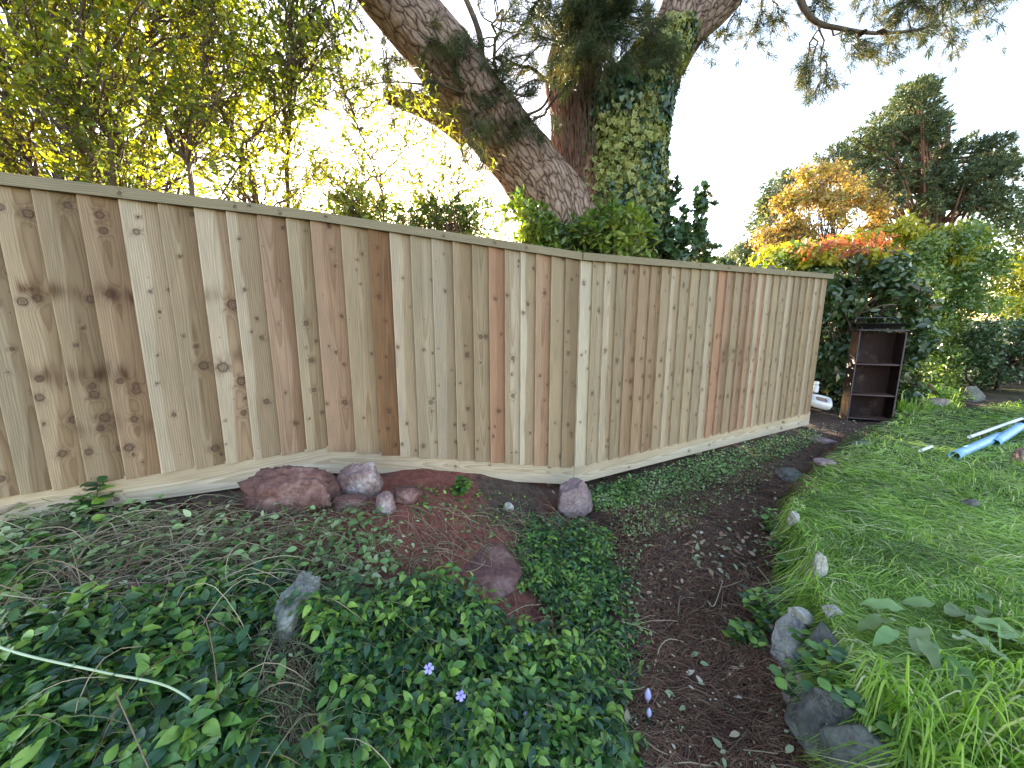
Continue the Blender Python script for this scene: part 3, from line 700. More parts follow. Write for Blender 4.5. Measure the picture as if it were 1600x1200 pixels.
# right hanging branches
def path_branch(pts, Y, r0, r1):
    P = spline(A([at_Y(x, y, Y) for x, y in pts]), 24); 
    for k in range(0, 23, 6): pass
    BIG.append((P, np.linspace(r0, r1, 24)))
BIG = []
path_branch([(1232, -90), (1248, -10), (1262, 22), (1282, 38), (1310, 44), (1345, 50), (1385, 52), (1440, 46)], 4.3, .034, .012)
path_branch([(700, -60), (745, 40), (752, 100), (742, 165)], 4.0, .02, .04)
path_branch([(868, 120), (850, 165), (815, 182), (790, 186)], 4.1, .014, .012)
path_branch([(510, -20), (522, 10), (524, 60), (530, 90)], 4.0, .012, .006)
for a_ in ((1282, 42, 1262, 130, 10), (1278, 40, 1290, 145, 12), (1270, 60, 1250, 120, 7), (1300, 46, 1330, 70, 7), (1335, 50, 1345, 92, 7), (1380, 52, 1400, 85, 7), (1420, 48, 1445, 45, 7), (1265, 10, 1290, -5, 9)):
    spray(a_[0], a_[1], a_[2], a_[3], 4.3, 4.3, .0, a_[4], .16, .011, .8, .5)
for a_ in ((1170, -20, 1120, 60, 12), (1200, -30, 1180, 55, 12), (1190, -30, 1230, 40, 10), (1080, 60, 1120, 75, 5)):
    spray(a_[0], a_[1], a_[2], a_[3], 4.6, 4.6, .0, a_[4], .22, .011, .8, .5)
for a_ in ((1420, -60, 1450, 30), (1450, -60, 1490, 72), (1480, -60, 1530, 25), (1520, -60, 1560, 10), (1490, -60, 1480, 10), (1400, -60, 1420, 10), (1540, -80, 1600, -20), (1370, -60, 1360, -5), (1440, -60, 1400, 30)):
    spray(a_[0], a_[1], a_[2], a_[3], 4.6, 4.6, .0, 14, .25, .012, .9, .4)
# crown overhead, mostly above the picture
for k in range(44):
    x0, y0 = rng.uniform(560, 1500), -260; x1, y1 = x0 + rng.uniform(-160, 160), rng.uniform(-240, -70)
    spray(x0, y0, x1, y1, 4.4, rng.uniform(3.6, 5.8), .0, 12, .35, .014, .8)
V, q = tubes(A(BR), A(BRr), 5); V2, q2 = tubes(A([p for p, _ in BIG]), A([r for _, r in BIG]), 8)
child(mk("branch", np.concatenate([V, V2]), np.concatenate([q, q2 + len(V)]), M_TWIG, smooth=True), pine)
TPA, TDA = A(TP_), A(TD_)
sel = rng.random(len(TPA)) < .68
tufts(TPA[sel], TDA[sel], 46, .12, .0036, M_NEEDLE, "crown", pine)
tufts(TPA[~sel], TDA[~sel], 38, .12, .0034, M_NEEDLEW, "crown", pine)
print("tufts", len(TPA))

# pine cones
def cone_mesh(L=.11, Wd=.06, n=90):
    V = []; Fq = []
    for i in range(n):
        t = (i + .5) / n; a = i * 2.39996; r = Wd * .5 * math.sin(math.pi * (t * .86 + .1)) ** .7
        c = A([math.cos(a), math.sin(a), 0]); s = A([-math.sin(a), math.cos(a), 0]); z = (t - .5) * L
        wv = .2 * Wd * (.6 + .5 * math.sin(math.pi * t)); k = len(V)
        p = c * r * .35 + A([0, 0, z - .008]); e = c * r * 1.08 + A([0, 0, z + .006])
        up = A([0, 0, .004])
        V += [p - s * wv * .5, p + s * wv * .5, e + s * wv, e + c * .004 + up, e - s * wv, e + up * -1.2]
        Fq += [[k, k + 1, k + 2, k + 3], [k, k + 3, k + 4, k + 4]]
        Fq[-1] = [k, k + 3, k + 4, k + 5]
        Fq.append([k + 5, k + 2, k + 1, k])
    n_ = 8; ks = len(V)
    for j in range(n_ + 1):
        t = j / n_; r = Wd * .34 * math.sin(math.pi * (t * .9 + .05)) ** .7
        for a in range(8): V.append(A([math.cos(a * math.pi / 4) * r, math.sin(a * math.pi / 4) * r, (t - .5) * L]))
    for j in range(n_):
        for a in range(8): Fq.append([ks + j * 8 + a, ks + j * 8 + (a + 1) % 8, ks + (j + 1) * 8 + (a + 1) % 8, ks + (j + 1) * 8 + a])
    return A(V), A(Fq)
cv, cf = cone_mesh()
cone0 = None
def put_cone(loc, rot, label, sc=1.0, mat=M_CONE, group="pine cones lying on the ground"):
    global cone0
    if cone0 is None: cone0 = mk("pine_cone", cv, cf, mat); o = cone0
    else: o = cone0.copy(); col.objects.link(o)
    o.location = loc; o.rotation_euler = rot; o.scale = (sc,) * 3
    tag(o, label, "pine cone", group)
    return o
def gcone(px, py, rot, lab, sc):
    p = at_G(px, py); put_cone((p[0], p[1], p[2] + .028 * sc), rot, lab, sc)
gcone(955, 975, (R(84), 0, R(38)), "brown pine cone lying at the left edge of the dirt path", 1.0)
gcone(290, 800, (R(80), 0, R(80)), "brown pine cone under the fence, left of the large red rock", .95)
gcone(508, 1045, (R(85), 0, R(200)), "half hidden pine cone in the dry stalks below the pale grey boulder", .9)
for k, (x, y, rx, rz, lb) in enumerate([(915, 88, 150, 60, "pine cone hanging among needles in front of the central stem"), (805, 198, 170, 10, "pine cone hanging below the thin twig beside the leaning limb"), (1378, 50, 100, 80, "dark pine cone on the bare branch against the sky at upper right, nearest its tip"), (1345, 53, 70, 40, "dark pine cone midway along the bare branch against the sky"), (1326, 52, 120, 20, "dark pine cone on the bare branch against the sky, nearest the bend")]):
    c_ = at_Y(x, y, 3.85 if k < 2 else 4.28); put_cone(tuple(c_), (R(rx), 0, R(rz)), lb, .95 if k < 2 else .8, group="pine cones on the branches")

# ------------------------------------------------------------------ ivy on the pine
def ivy_on_pine():
    root = thing("ivy", "variegated ivy thickly covering the right stem of the big pine", "climbing plant", (Ci[0][0], Ci[0][1] - .4, G(Ci[0][0], Ci[0][1])))
    N = 15000; t = rng.random(N); k = (t * 62).astype(int)
    a = rng.uniform(0, 2 * math.pi, N); C = Ci[k] + (Ci[np.minimum(k + 1, 89)] - Ci[k]) * rng.random(N)[:, None]
    nrm = np.stack([np.cos(a), -np.abs(np.sin(a)) * 1.0 + .25, np.zeros(N) + .1], 1); nrm = norm(nrm)
    # thicker mat in the middle, reaching left over the central stem
    r = ri[k] * 1.05 + .02 + .05 * rng.random(N) + .05 * fbm(C[:, 0] * 3 + a, C[:, 2] * 3, 0, 4, 2)
    pos = C + nrm * r[:, None]
    px, py = proj(pos)
    wide = rng.random(N) < .36
    m = wide & (py > 95) & (py < 330)
    pos[m] += np.stack([-rng.random(m.sum()) * .16 * sm(70, 130, py[m]) , -.12 * rng.random(m.sum()), np.zeros(m.sum())], 1)
    px, py = proj(pos)
    keep = ((py > 45) | (px > 1045 - py * .0) ) & (rng.random(N) < np.where(py < 100, .5, 1))
    pos, nrm, px, py = pos[keep], nrm[keep], px[keep], py[keep]; N = len(pos)
    n = norm(nrm + rng.normal(size=(N, 3)) * .38 + A([0, 0, .25])); d = norm(A([0, 0, -1.]) + rng.normal(size=(N, 3)) * .5)
    M = frames(d, n); s = rng.uniform(.035, .07, N)
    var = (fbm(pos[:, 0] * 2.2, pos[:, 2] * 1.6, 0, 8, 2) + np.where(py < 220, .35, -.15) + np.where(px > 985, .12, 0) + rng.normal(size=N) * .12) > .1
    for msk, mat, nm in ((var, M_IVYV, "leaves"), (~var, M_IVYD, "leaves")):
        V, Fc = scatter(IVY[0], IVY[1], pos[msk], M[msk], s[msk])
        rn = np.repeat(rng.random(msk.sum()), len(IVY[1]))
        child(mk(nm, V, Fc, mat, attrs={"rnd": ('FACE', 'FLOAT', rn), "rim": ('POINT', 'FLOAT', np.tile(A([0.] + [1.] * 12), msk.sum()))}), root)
    # pale vine stems on the red stem
    P = []; 
    for k in range(26):
        x = rng.uniform(872, 935); P.append(spline(A([at_Y(x + rng.normal() * 5 + (y - 200) * rng.normal() * .05, y, 4.18 + rng.random() * .04) for y in np.linspace(rng.uniform(80, 130), rng.uniform(180, 330), 5)]), 12))
    V, q = tubes(A(P), np.full((26, 12), .005), 4)
    child(mk("stem", V, q, M_TWIG, smooth=True), root)
ivy_on_pine()

# ------------------------------------------------------------------ leafy shrubs
def shrub(name, label, cat, group, stems, r_st, branches, targets, leaf, lmat, size, per, tw_len, parts=("trunk", "crown"), tmat=M_TWIG, twn=7, up=.25, rad=(.012, .004), tw_r=.0022, dens_far=1, droop=0.0):
    """stems: list of (K,3) polylines; targets: (N,3) branch ends"""
    base_ = stems[0][0]; root = thing(name, label, cat, (base_[0], base_[1], G(base_[0], base_[1])), group)
    S = A([spline(s, 24) for s in stems]); Rs = A([np.linspace(r, r * .25, 24) for r in r_st])
    V, q = tubes(S + rng.normal(size=S.shape) * .006, Rs, 7)
    allp = S[:, 5:].reshape(-1, 3)
    T = targets; d = np.linalg.norm(T[:, None] - allp[None], axis=2) + np.maximum(0, allp[None, :, 2] - T[:, None, 2] + .15) * 2
    a = allp[np.argmin(d + rng.random(d.shape) * .1, 1)]
    bow = rng.normal(size=a.shape) * .06 * np.linalg.norm(T - a, axis=1, keepdims=True) + A([0, 0, .05])
    Bc = curve(a, T, bow, 9, .012); Vb, qb = tubes(Bc, np.broadcast_to(np.linspace(rad[0], rad[1], 9), (len(T), 9)), 4)
    # twigs
    n = len(T) * twn; src = np.repeat(np.arange(len(T)), twn); ti = rng.integers(2, 9, n); o = Bc[src, ti]
    dr = norm(rdir(n, up) + norm(T - a)[src] * .7)
    e = o + dr * (tw_len * rng.uniform(.5, 1.2, n))[:, None] - A([0, 0, droop]) * rng.random(n)[:, None]
    Tc = curve(o, e, rng.normal(size=(n, 3)) * tw_len * .1, 7, .004); Vt, qt = tubes(Tc, np.broadcast_to(np.linspace(tw_r * 1.6, tw_r * .7, 7), (n, 7)), 3)
    st = mk(parts[0], np.concatenate([V, Vb, Vt]), np.concatenate([q, qb + len(V), qt + len(V) + len(Vb)]), tmat, smooth=True); child(st, root)
    # leaves
    N = n * per; tt = rng.uniform(.15, 1.0, (n, per)) ** .8; f = tt * 6; i = np.clip(f.astype(int), 0, 5); ii = np.arange(n)[:, None]
    p = Tc[ii, i] + (Tc[ii, i + 1] - Tc[ii, i]) * (f - i)[..., None]; tdir = norm(Tc[ii, i + 1] - Tc[ii, i])
    p = p.reshape(-1, 3); tdir = tdir.reshape(-1, 3)
    ld = norm(tdir * .55 + rdir(N) * .8 + A([0, 0, -.05])); ln = norm(A([0, 0, 1.]) + rng.normal(size=(N, 3)) * .65)
    M = frames(ld, ln); s = size * rng.uniform(.55, 1.15, N)
    V, Fc = scatter(leaf[0], leaf[1], p, M, s)
    cl = np.clip(.5 + .8 * fbm(p[:, 0] * 1.8, p[:, 1] * 1.8, p[:, 2] * 1.8, 77, 2) + rng.normal(size=N) * .22, 0, 1)
    child(mk(parts[1], V, Fc, lmat, attrs={"rnd": ('FACE', 'FLOAT', np.repeat(cl, len(leaf[1])))}), root)
    return root
def px_targets(n, poly, Y0, Y1, x0, x1, y0, y1, dfun=None):
    """points in a band of depths seen inside a picture polygon"""
    out = []
    while len(out) < n:
        x = rng.uniform(x0, x1, 400); y = rng.uniform(y0, y1, 400)
        ok = inpoly(x, y, poly)
        if dfun is not None: ok &= rng.random(400) < dfun(x, y)
        for a, b in zip(x[ok], y[ok]): out.append(at_Y(a, b, rng.uniform(Y0, Y1)))
    return A(out[:n])
def hstem(px, py_list, Y, lean=0):
    g = at_Y(px[0], 420, Y); P = [A([g[0] + lean, g[1], G(g[0], g[1])])]
    P += [at_Y(x, y, Y + rng.normal() * .08) for x, y in zip(px, py_list)]; return A(P)
L_NARL = leaf_tpl(4, .36, .2, .22)
GH = "evergreen shrubs behind the left half of the fence"
# dense shrubs, left to right; each with several bare stems that fork above the fence
shrub("tall_shrub", "dense yellow green shrub leaning left, at the far left behind the fence", "shrub", GH,
      [hstem((150, 120, 60, 0), (300, 220, 120, 0), 3.0), hstem((40, 10, 0, -30), (260, 150, 60, -60), 3.2), hstem((60, 20, -80, -200), (300, 200, 80, -60), 2.9), hstem((-120, -160, -260, -300), (300, 150, 0, -120), 2.9)], [.045, .04, .03, .03], None,
      px_targets(200, [(-420, -330), (210, -330), (230, 100), (180, 290), (-420, 330)], 2.4, 3.5, -420, 230, -330, 320), L_LOW, M_HEDGE, .058, 14, .40, twn=9)
shrub("tall_shrub", "dense sunlit shrub with crooked dark stems, second from the left behind the fence", "shrub", GH,
      [hstem((175, 180, 130, 100), (270, 200, 90, -40), 2.9), hstem((185, 178, 215, 250), (300, 210, 110, -60), 3.3), hstem((300, 270, 220, 150), (300, 230, 130, 0), 3.1)], [.022, .025, .02], None,
      px_targets(160, [(60, -330), (420, -330), (400, 100), (360, 320), (90, 300)], 2.7, 3.7, 60, 420, -330, 330), L_LOW, M_HEDGE, .055, 13, .38, twn=9)
shrub("tall_shrub", "bushy shrub with a forking dark stem, midway along the leaves left of the pine", "shrub", GH,
      [hstem((398, 370, 345, 300), (310, 235, 170, 20), 3.1), hstem((380, 372, 320, 290), (300, 240, 100, -60), 3.2), hstem((450, 452, 455, 448), (320, 200, 60, -60), 3.4)], [.03, .02, .02], None,
      px_targets(155, [(280, -330), (560, -330), (545, 100), (520, 180), (470, 330), (300, 310)], 2.8, 3.8, 280, 570, -330, 330), L_LOW, M_HEDGE, .052, 13, .36, twn=9)
shrub("tall_shrub", "airy thin leaved shrub with sky showing through, left of the leaning pine limb", "shrub", GH,
      [hstem((450, 452, 455, 440), (320, 220, 120, 30), 3.5), hstem((600, 590, 560, 520), (340, 280, 200, 90), 3.6), hstem((560, 600, 640, 690), (330, 270, 230, 200), 3.5), hstem((680, 690, 720, 700), (350, 330, 300, 260), 3.5)], [.014, .012, .01, .008], None,
      px_targets(105, [(450, 60), (560, 110), (700, 170), (760, 290), (770, 370), (520, 350), (450, 300)], 3.1, 4.0, 440, 780, 50, 380, lambda x, y: np.where(y > 250, 1, .65)), L_NAR, M_HEDGE, .062, 9, .3, rad=(.006, .002), twn=6, tw_r=.0015)
shrub("low_shrub", "low leafy shrub just above the fence rail, left of the pine trunk", "shrub", None,
      [hstem((560, 550, 540), (370, 330, 290), 3.4), hstem((700, 690, 680), (380, 350, 320), 3.4), hstem((640, 650), (370, 320), 3.4)], [.012, .012, .01], None,
      px_targets(80, [(480, 330), (520, 290), (600, 320), (690, 330), (790, 325), (800, 400), (480, 350)], 3.1, 3.9, 480, 800, 280, 400), L_LOW, M_LAUREL, .05, 8, .16, rad=(.006, .002))
shrub("laurel_shrub", "glossy green laurel at the foot of the pine trunk, above the fence rail", "shrub", None,
      [hstem((860, 850, 840), (400, 370, 340), 3.6), hstem((930, 920, 930), (420, 380, 340), 3.6), hstem((985, 990, 980), (420, 380, 345), 3.7)], [.015, .015, .015], None,
      px_targets(130, [(800, 330), (820, 318), (845, 350), (880, 345), (900, 362), (940, 332), (975, 345), (1000, 325), (1020, 400), (900, 410), (800, 400)], 3.35, 3.95, 800, 1030, 325, 420), L_NARL, M_LAUREL, .085, 8, .15, rad=(.006, .002))
shrub("dark_ivy_bush", "dark glossy ivy bush right of the pine trunk with wispy upright shoots", "shrub", None,
      [hstem((1040, 1045, 1040), (420, 380, 330), 4.2), hstem((1085, 1095, 1098), (420, 370, 300), 4.2), hstem((1060, 1055, 1048), (420, 360, 280), 4.3)], [.012, .008, .008], None,
      np.concatenate([px_targets(60, [(1000, 350), (1040, 345), (1095, 360), (1112, 400), (1110, 430), (1010, 430)], 3.9, 4.6, 1000, 1115, 340, 430), px_targets(5, [(1090, 300), (1105, 300), (1105, 360), (1085, 360)], 4.1, 4.3, 1080, 1110, 295, 360), px_targets(3, [(1040, 285), (1058, 285), (1058, 350), (1035, 350)], 4.1, 4.3, 1030, 1060, 280, 350)]), IVY, M_IVYD, .085, 6, .13, rad=(.005, .002), twn=5)
b = at_Y(150, 400, 6.5)
t_ = thing("background_tree", "shadowy leafy tree filling the gaps behind the shrubs at far left", "tree", (b[0], b[1], G(b[0], b[1])))
FLK = leaf_tpl(2, .5, .15, .1)
def _bg():
    T = px_targets(150, [(-200, -120), (330, -120), (470, 60), (430, 330), (-200, 330)], 6.0, 7.6, -200, 470, -120, 330, lambda x, y: np.where(x > 300, .45, 1))
    r = rng.uniform(.25, .45, len(T)); bb = A([b[0], b[1], G(b[0], b[1])]); woody(t_, T, bb, .15, rad=(.03, .01))
    clumps(T, r, 9000, FLK, .08, M_HEDGE, "crown", t_, shell=.3)
# undergrowth added along the back foot of the fence to block light leaks
def added_undergrowth():
    N = 5200; t = rng.random(N); k = rng.integers(0, 3, N); pts = np.zeros((N, 3))
    for i, (a, b) in enumerate(((P0, P1), (P1, P2), (P2, P3))):
        m = k == i; q = a + (b - a) * t[m][:, None]; nn = nrm_of(a, b); q = q - nn * rng.uniform(.12, .5, m.sum())[:, None]; pts[m] = q
    pts[:, 2] = G(pts[:, 0], pts[:, 1]) + rng.random(N) ** 1.5 * .4
    M = frames(rdir(N), norm(A([0, 0, 1.]) + rng.normal(size=(N, 3)) * .6)); V, Fc = scatter(L_LOW[0] * A([1.6, 1, 1]), L_LOW[1], pts, M, rng.uniform(.05, .1, N))
    tag(mk("added_undergrowth", V, Fc, M_IVYD, attrs={"rnd": ('FACE', 'FLOAT', np.repeat(rng.random(N), len(L_LOW[1])))}), "added dark leafy undergrowth blocking light behind the foot of the fence", "added_undergrowth", kind="stuff")
added_undergrowth()

# ------------------------------------------------------------------ background vegetation on the right
def clumps(centres, radii, n_leaf, leaf, size, mat, name, parent, flat=.8, rbias=None, up=.3, shell=.55):
    """leaves spread through many small clumps"""
    w_ = radii ** 2; idx = rng.choice(len(centres), n_leaf, p=w_ / w_.sum())
    v = rdir(n_leaf); rr = (shell + (1 - shell) * rng.random(n_leaf)) * (1 + .25 * rng.normal(size=n_leaf))
    p = centres[idx] + v * (radii[idx] * rr)[:, None] * A([1, 1, flat])
    n = norm(v + A([0, 0, up]) + rng.normal(size=(n_leaf, 3)) * .5); d = norm(rdir(n_leaf) + A([0, 0, -.2]))
    V, Fc = scatter(leaf[0], leaf[1], p, frames(d, n), size * rng.uniform(.6, 1.3, n_leaf))
    rn = np.clip(.45 * rng.random(len(centres))[idx] + .55 * rng.random(n_leaf), 0, 1)
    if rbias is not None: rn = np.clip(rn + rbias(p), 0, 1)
    o = mk(name, V, Fc, mat, attrs={"rnd": ('FACE', 'FLOAT', np.repeat(rn, len(leaf[1])))})
    child(o, parent); return o
def px_clumps(n, poly, Y0, Y1, r0, r1):
    P = A(poly, float); T = px_targets(n, poly, Y0, Y1, P[:, 0].min(), P[:, 0].max(), P[:, 1].min(), P[:, 1].max())
    return T, rng.uniform(r0, r1, n)
def woody(parent, targets, base, r0, name="trunk", mat=M_TWIGD, fork=.35, rad=(.03, .008)):
    """trunk with limbs reaching the clumps"""
    top = A([targets[:, 0].mean() * .5 + base[0] * .5, targets[:, 1].mean(), np.quantile(targets[:, 2], .85)])
    S = spline([base, base * (1 - fork) + top * fork + A([rng.normal() * .05, 0, 0]), top], 20)
    V, q = tubes(S[None], np.linspace(r0, r0 * .25, 20)[None], 9)
    a = S[np.clip((rng.uniform(.15, .9, len(targets)) * 19).astype(int), 0, 19)]; a[:, 2] = np.minimum(a[:, 2], targets[:, 2] - .05)
    z0 = np.searchsorted(S[:, 2], a[:, 2]); a = S[np.clip(z0, 1, 19)]
    B = curve(a, targets, rng.normal(size=a.shape) * .1, 8, .01); V2, q2 = tubes(B, np.broadcast_to(np.linspace(rad[0], rad[1], 8), (len(B), 8)), 5)
    child(mk(name, np.concatenate([V, V2]), np.concatenate([q, q2 + len(V)]), mat, smooth=True), parent)
def gbase(px, Y):
    p = at_Y(px, 600, Y); return A([p[0], p[1], G(p[0], p[1])])
FLAKE = leaf_tpl(2, .5, .15, .1)
_bg()
# far pine
b = gbase(1440, 15)
fp = thing("pine_tree", "dark green pine with a pointed top standing far back above the hedge on the right", "tree", tuple(b))
c, r = px_clumps(120, [(1345, 215), (1370, 185), (1400, 160), (1420, 125), (1450, 140), (1470, 200), (1500, 230), (1530, 220), (1552, 175), (1575, 230), (1588, 270), (1570, 330), (1500, 330), (1400, 335), (1320, 320), (1290, 260), (1300, 215), (1320, 225)], 13.6, 16.4, .35, .6)
woody(fp, c, b, .28, mat=plainmat("far_pine_trunk", (.18, .09, .06), .9, .3, 8), fork=.5, rad=(.06, .02))
TPc = np.repeat(c, 34, 0) + rdir(len(c) * 34) * (np.repeat(r, 34) * rng.uniform(.5, 1.1, len(c) * 34))[:, None] * A([1, 1, .75])
tufts(TPc, TPc - np.repeat(c, 34, 0) + A([0, 0, .25]), 9, .26, .028, M_BGPINE, "crown", fp, 0, .55)
tufts(TPc[::2], TPc[::2] - np.repeat(c, 34, 0)[::2] + A([0, 0, .3]), 8, .24, .03, M_BGPINE, "crown", fp, 0, .8)
# left lobe of another far evergreen
b = gbase(1225, 15)
t_ = thing("evergreen_tree", "small dark evergreen crown poking out left of the orange autumn tree", "tree", tuple(b))
c, r = px_clumps(14, [(1190, 300), (1205, 272), (1235, 280), (1230, 330), (1195, 345)], 14.5, 15.5, .3, .5); woody(t_, c, b, .12)
clumps(c, r, 2600, FLAKE, .16, M_BGPINE, "crown", t_)
# autumn tree
b = gbase(1290, 10)
t_ = thing("autumn_tree", "orange and yellow autumn tree with bare twigs showing, behind the hedge at right", "tree", tuple(b))
c, r = px_clumps(85, [(1188, 345), (1215, 300), (1240, 268), (1290, 250), (1325, 262), (1360, 300), (1395, 340), (1410, 395), (1300, 400), (1190, 410), (1180, 360)], 9.3, 10.8, .2, .38); woody(t_, c, b, .1, rad=(.02, .005))
tb = np.repeat(c, 5, 0); te = tb + rdir(len(tb), .5) * .55; Bt = curve(tb, te, rng.normal(size=tb.shape) * .05, 5); V, q = tubes(Bt, np.full((len(tb), 5), .007), 3)
child(mk("twigs", V, q, M_TWIG), t_)
clumps(c, r, 17000, FLAKE, .10, M_AUT, "crown", t_, shell=.2)
# small distant trees just over the fence end
for lab, poly, Y, rr_, nl in (("distant rounded green treetop over the fence rail, left of the autumn tree", [(1152, 375), (1180, 350), (1200, 365), (1195, 410), (1150, 415)], 20, (.35, .6), 2400), ("lowest distant treetop just above the fence rail at its right end", [(1118, 400), (1135, 388), (1160, 395), (1160, 425), (1118, 420)], 24, (.35, .6), 1800)):
    b = gbase(poly[0][0] + 15, Y); t_ = thing("distant_tree", lab, "tree", tuple(b)); c, r = px_clumps(14, poly, Y - .6, Y + .6, *rr_); woody(t_, c, b, .15)
    clumps(c, r, nl, FLAKE, .22, M_BGPINE, "crown", t_)
# yellow-green climbing hedge tops, ivy mass
b = gbase(1420, 8)
t_ = thing("hedge", "tall mixed hedge with bright yellow green tops behind the photinia bush", "hedge", tuple(b))
c, r = px_clumps(60, [(1195, 400), (1250, 385), (1330, 375), (1420, 345), (1440, 355), (1530, 345), (1545, 420), (1500, 420), (1300, 420), (1200, 415)], 7.2, 8.0, .16, .28); woody(t_, c, b, .08, rad=(.015, .006))
clumps(c, r, 9000, FLAKE, .095, M_YEL, "young_growth", t_, shell=.3)
c, r = px_clumps(95, [(1425, 370), (1530, 355), (1570, 420), (1560, 475), (1490, 500), (1478, 600), (1410, 620), (1400, 500)], 7.0, 8.0, .22, .36)
clumps(c, r, 22000, FLAKE, .085, M_GREEN, "crown", t_)
# photinia
b = gbase(1345, 5.75)
t_ = thing("photinia_bush", "large dark leaved bush with red young leaves on top, beyond the end of the fence", "shrub", tuple(b))
c, r = px_clumps(85, [(1225, 425), (1300, 395), (1420, 400), (1450, 440), (1440, 500), (1425, 640), (1270, 645), (1260, 440)], 5.5, 6.4, .16, .26); woody(t_, c, b, .06, rad=(.014, .005))
clumps(c, r, 12500, L_MED, .105, M_PHOT, "crown", t_)
c, r = px_clumps(70, [(1120, 440), (1290, 445), (1330, 480), (1320, 655), (1130, 655)], 5.7, 7.2, .22, .32)
clumps(c, r, 27000, L_LOW, .13, M_PHOT, "crown", t_, shell=.2)  # extra leaves, mostly unseen behind the fence, added to keep sun off the bookcase
c, r = px_clumps(20, [(1190, 405), (1260, 385), (1300, 400), (1290, 425), (1200, 425)], 6.0, 6.6, .12, .2)
clumps(c, r, 1500, L_MED, .10, M_GREEN, "crown", t_)
c, r = px_clumps(60, [(1230, 385), (1330, 368), (1402, 372), (1400, 388), (1300, 402), (1230, 402)], 5.6, 6.4, .07, .13)
clumps(c, r, 900, L_NAR, .09, M_REDL, "red_young_growth", t_, up=1.0)
c, r = px_clumps(22, [(1180, 412), (1250, 392), (1345, 385), (1440, 395), (1450, 420), (1300, 420)], 5.7, 6.2, .08, .14)
clumps(c, r, 1000, L_MED, .095, M_YEL, "young_growth", t_, up=1.0)
c, r = px_clumps(26, [(1430, 405), (1452, 430), (1455, 520), (1440, 600), (1420, 600), (1425, 480)], 5.9, 6.4, .12, .2)
clumps(c, r, 2600, FLAKE, .07, M_GREEN, "ivy_growth", t_)
# long bare twigs above the bookcase
P = [spline(A([at_Y(1335, 505, 5.35), at_Y(1350, 480, 5.2), at_Y(1372, 462, 5.1)]), 8), spline(A([at_Y(1345, 490, 5.25), at_Y(1375, 478, 5.1), at_Y(1400, 476, 5.1)]), 8)]
V, q = tubes(A(P), np.full((2, 8), .008), 5); child(mk("twigs", V, q, M_TWIG), t_)
# dark clipped shrub at the right
b = gbase(1560, 7.0)
t_ = thing("round_shrub", "dark green rounded shrub at the right edge beyond the lawn", "shrub", tuple(b))
c, r = px_clumps(110, [(1490, 560), (1500, 530), (1540, 505), (1600, 492), (1760, 490), (1780, 590), (1600, 600), (1505, 600)], 6.6, 7.8, .17, .26); woody(t_, c, b, .05)
clumps(c, r, 24000, FLAKE, .07, M_IVYD, "crown", t_, shell=.4)
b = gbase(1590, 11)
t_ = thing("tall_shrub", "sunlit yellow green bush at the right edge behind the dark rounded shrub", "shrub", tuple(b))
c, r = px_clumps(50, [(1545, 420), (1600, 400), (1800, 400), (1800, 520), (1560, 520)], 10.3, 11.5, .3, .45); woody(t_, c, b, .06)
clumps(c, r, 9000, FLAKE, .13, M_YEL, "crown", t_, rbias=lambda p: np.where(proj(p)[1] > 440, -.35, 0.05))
b = gbase(1620, 14)
t_ = thing("evergreen_tree", "dark evergreen tree at the right edge behind the sunlit bush", "tree", tuple(b))
c, r = px_clumps(60, [(1540, 330), (1600, 300), (1800, 260), (1820, 430), (1560, 430)], 12.8, 14.5, .4, .65); woody(t_, c, b, .15)
clumps(c, r, 9000, FLAKE, .17, M_BGPINE, "crown", t_)

# ------------------------------------------------------------------ bookcase and odds and ends
def lammat():
    m, t, n, l, out = newmat("dark_brown_laminate")
    tc = n.new("ShaderNodeTexCoord"); mp = n.new("ShaderNodeMapping"); mp.inputs["Scale"].default_value = (30, 30, 3); l.new(tc.outputs["Object"], mp.inputs[0])
    a = n.new("ShaderNodeTexNoise"); a.inputs["Scale"].default_value = 1; a.inputs["Detail"].default_value = 4; l.new(mp.outputs[0], a.inputs["Vector"])
    d = n.new("ShaderNodeTexNoise"); d.inputs["Scale"].default_value = 6; d.inputs["Detail"].default_value = 7; d.inputs["Roughness"].default_value = .7; l.new(tc.outputs["Object"], d.inputs["Vector"])
    r = ramp(n, [(.3, (.018, .009, .008)), (.7, (.036, .018, .015))]); l.new(a.outputs["Fac"], r.inputs[0])
    r2 = ramp(n, [(.55, gr(0)), (.72, gr(1))]); l.new(d.outputs["Fac"], r2.inputs[0])
    c = mixc(n, l, math_n(n, l, 'MULTIPLY', r2.outputs[0], .45), r.outputs[0], (.16, .12, .09))
    vo = n.new("ShaderNodeTexVoronoi"); vo.inputs["Scale"].default_value = 38; l.new(tc.outputs["Object"], vo.inputs["Vector"])
    r3 = ramp(n, [(0, gr(1)), (.10, gr(1)), (.14, gr(0))]); l.new(vo.outputs["Distance"], r3.inputs[0])
    c = mixc(n, l, math_n(n, l, 'MULTIPLY', r3.outputs[0], math_n(n, l, 'MULTIPLY', r2.outputs[0], .8)), c, (.35, .30, .22))
    b = n.new("ShaderNodeBsdfPrincipled"); l.new(c, b.inputs["Base Color"]); b.inputs["Roughness"].default_value = .5; l.new(b.outputs[0], out.inputs[0]); return m
M_LAM = lammat()
M_LAMP = plainmat("brown_laminate_edge", (.042, .02, .017), .45, .15, 12)
M_BLACK = plainmat("black_metal", (.02, .022, .023), .4, .2, 20)
M_WHITEP = plainmat("dirty_white_plastic", (.55, .56, .58), .35, .2, 7)
M_BLUE = plainmat("blue_plastic_pipe", (.20, .42, .62), .38, .14, 9)
M_WHITES = plainmat("white_plastic_rod", (.62, .66, .66), .4, .15, 9)
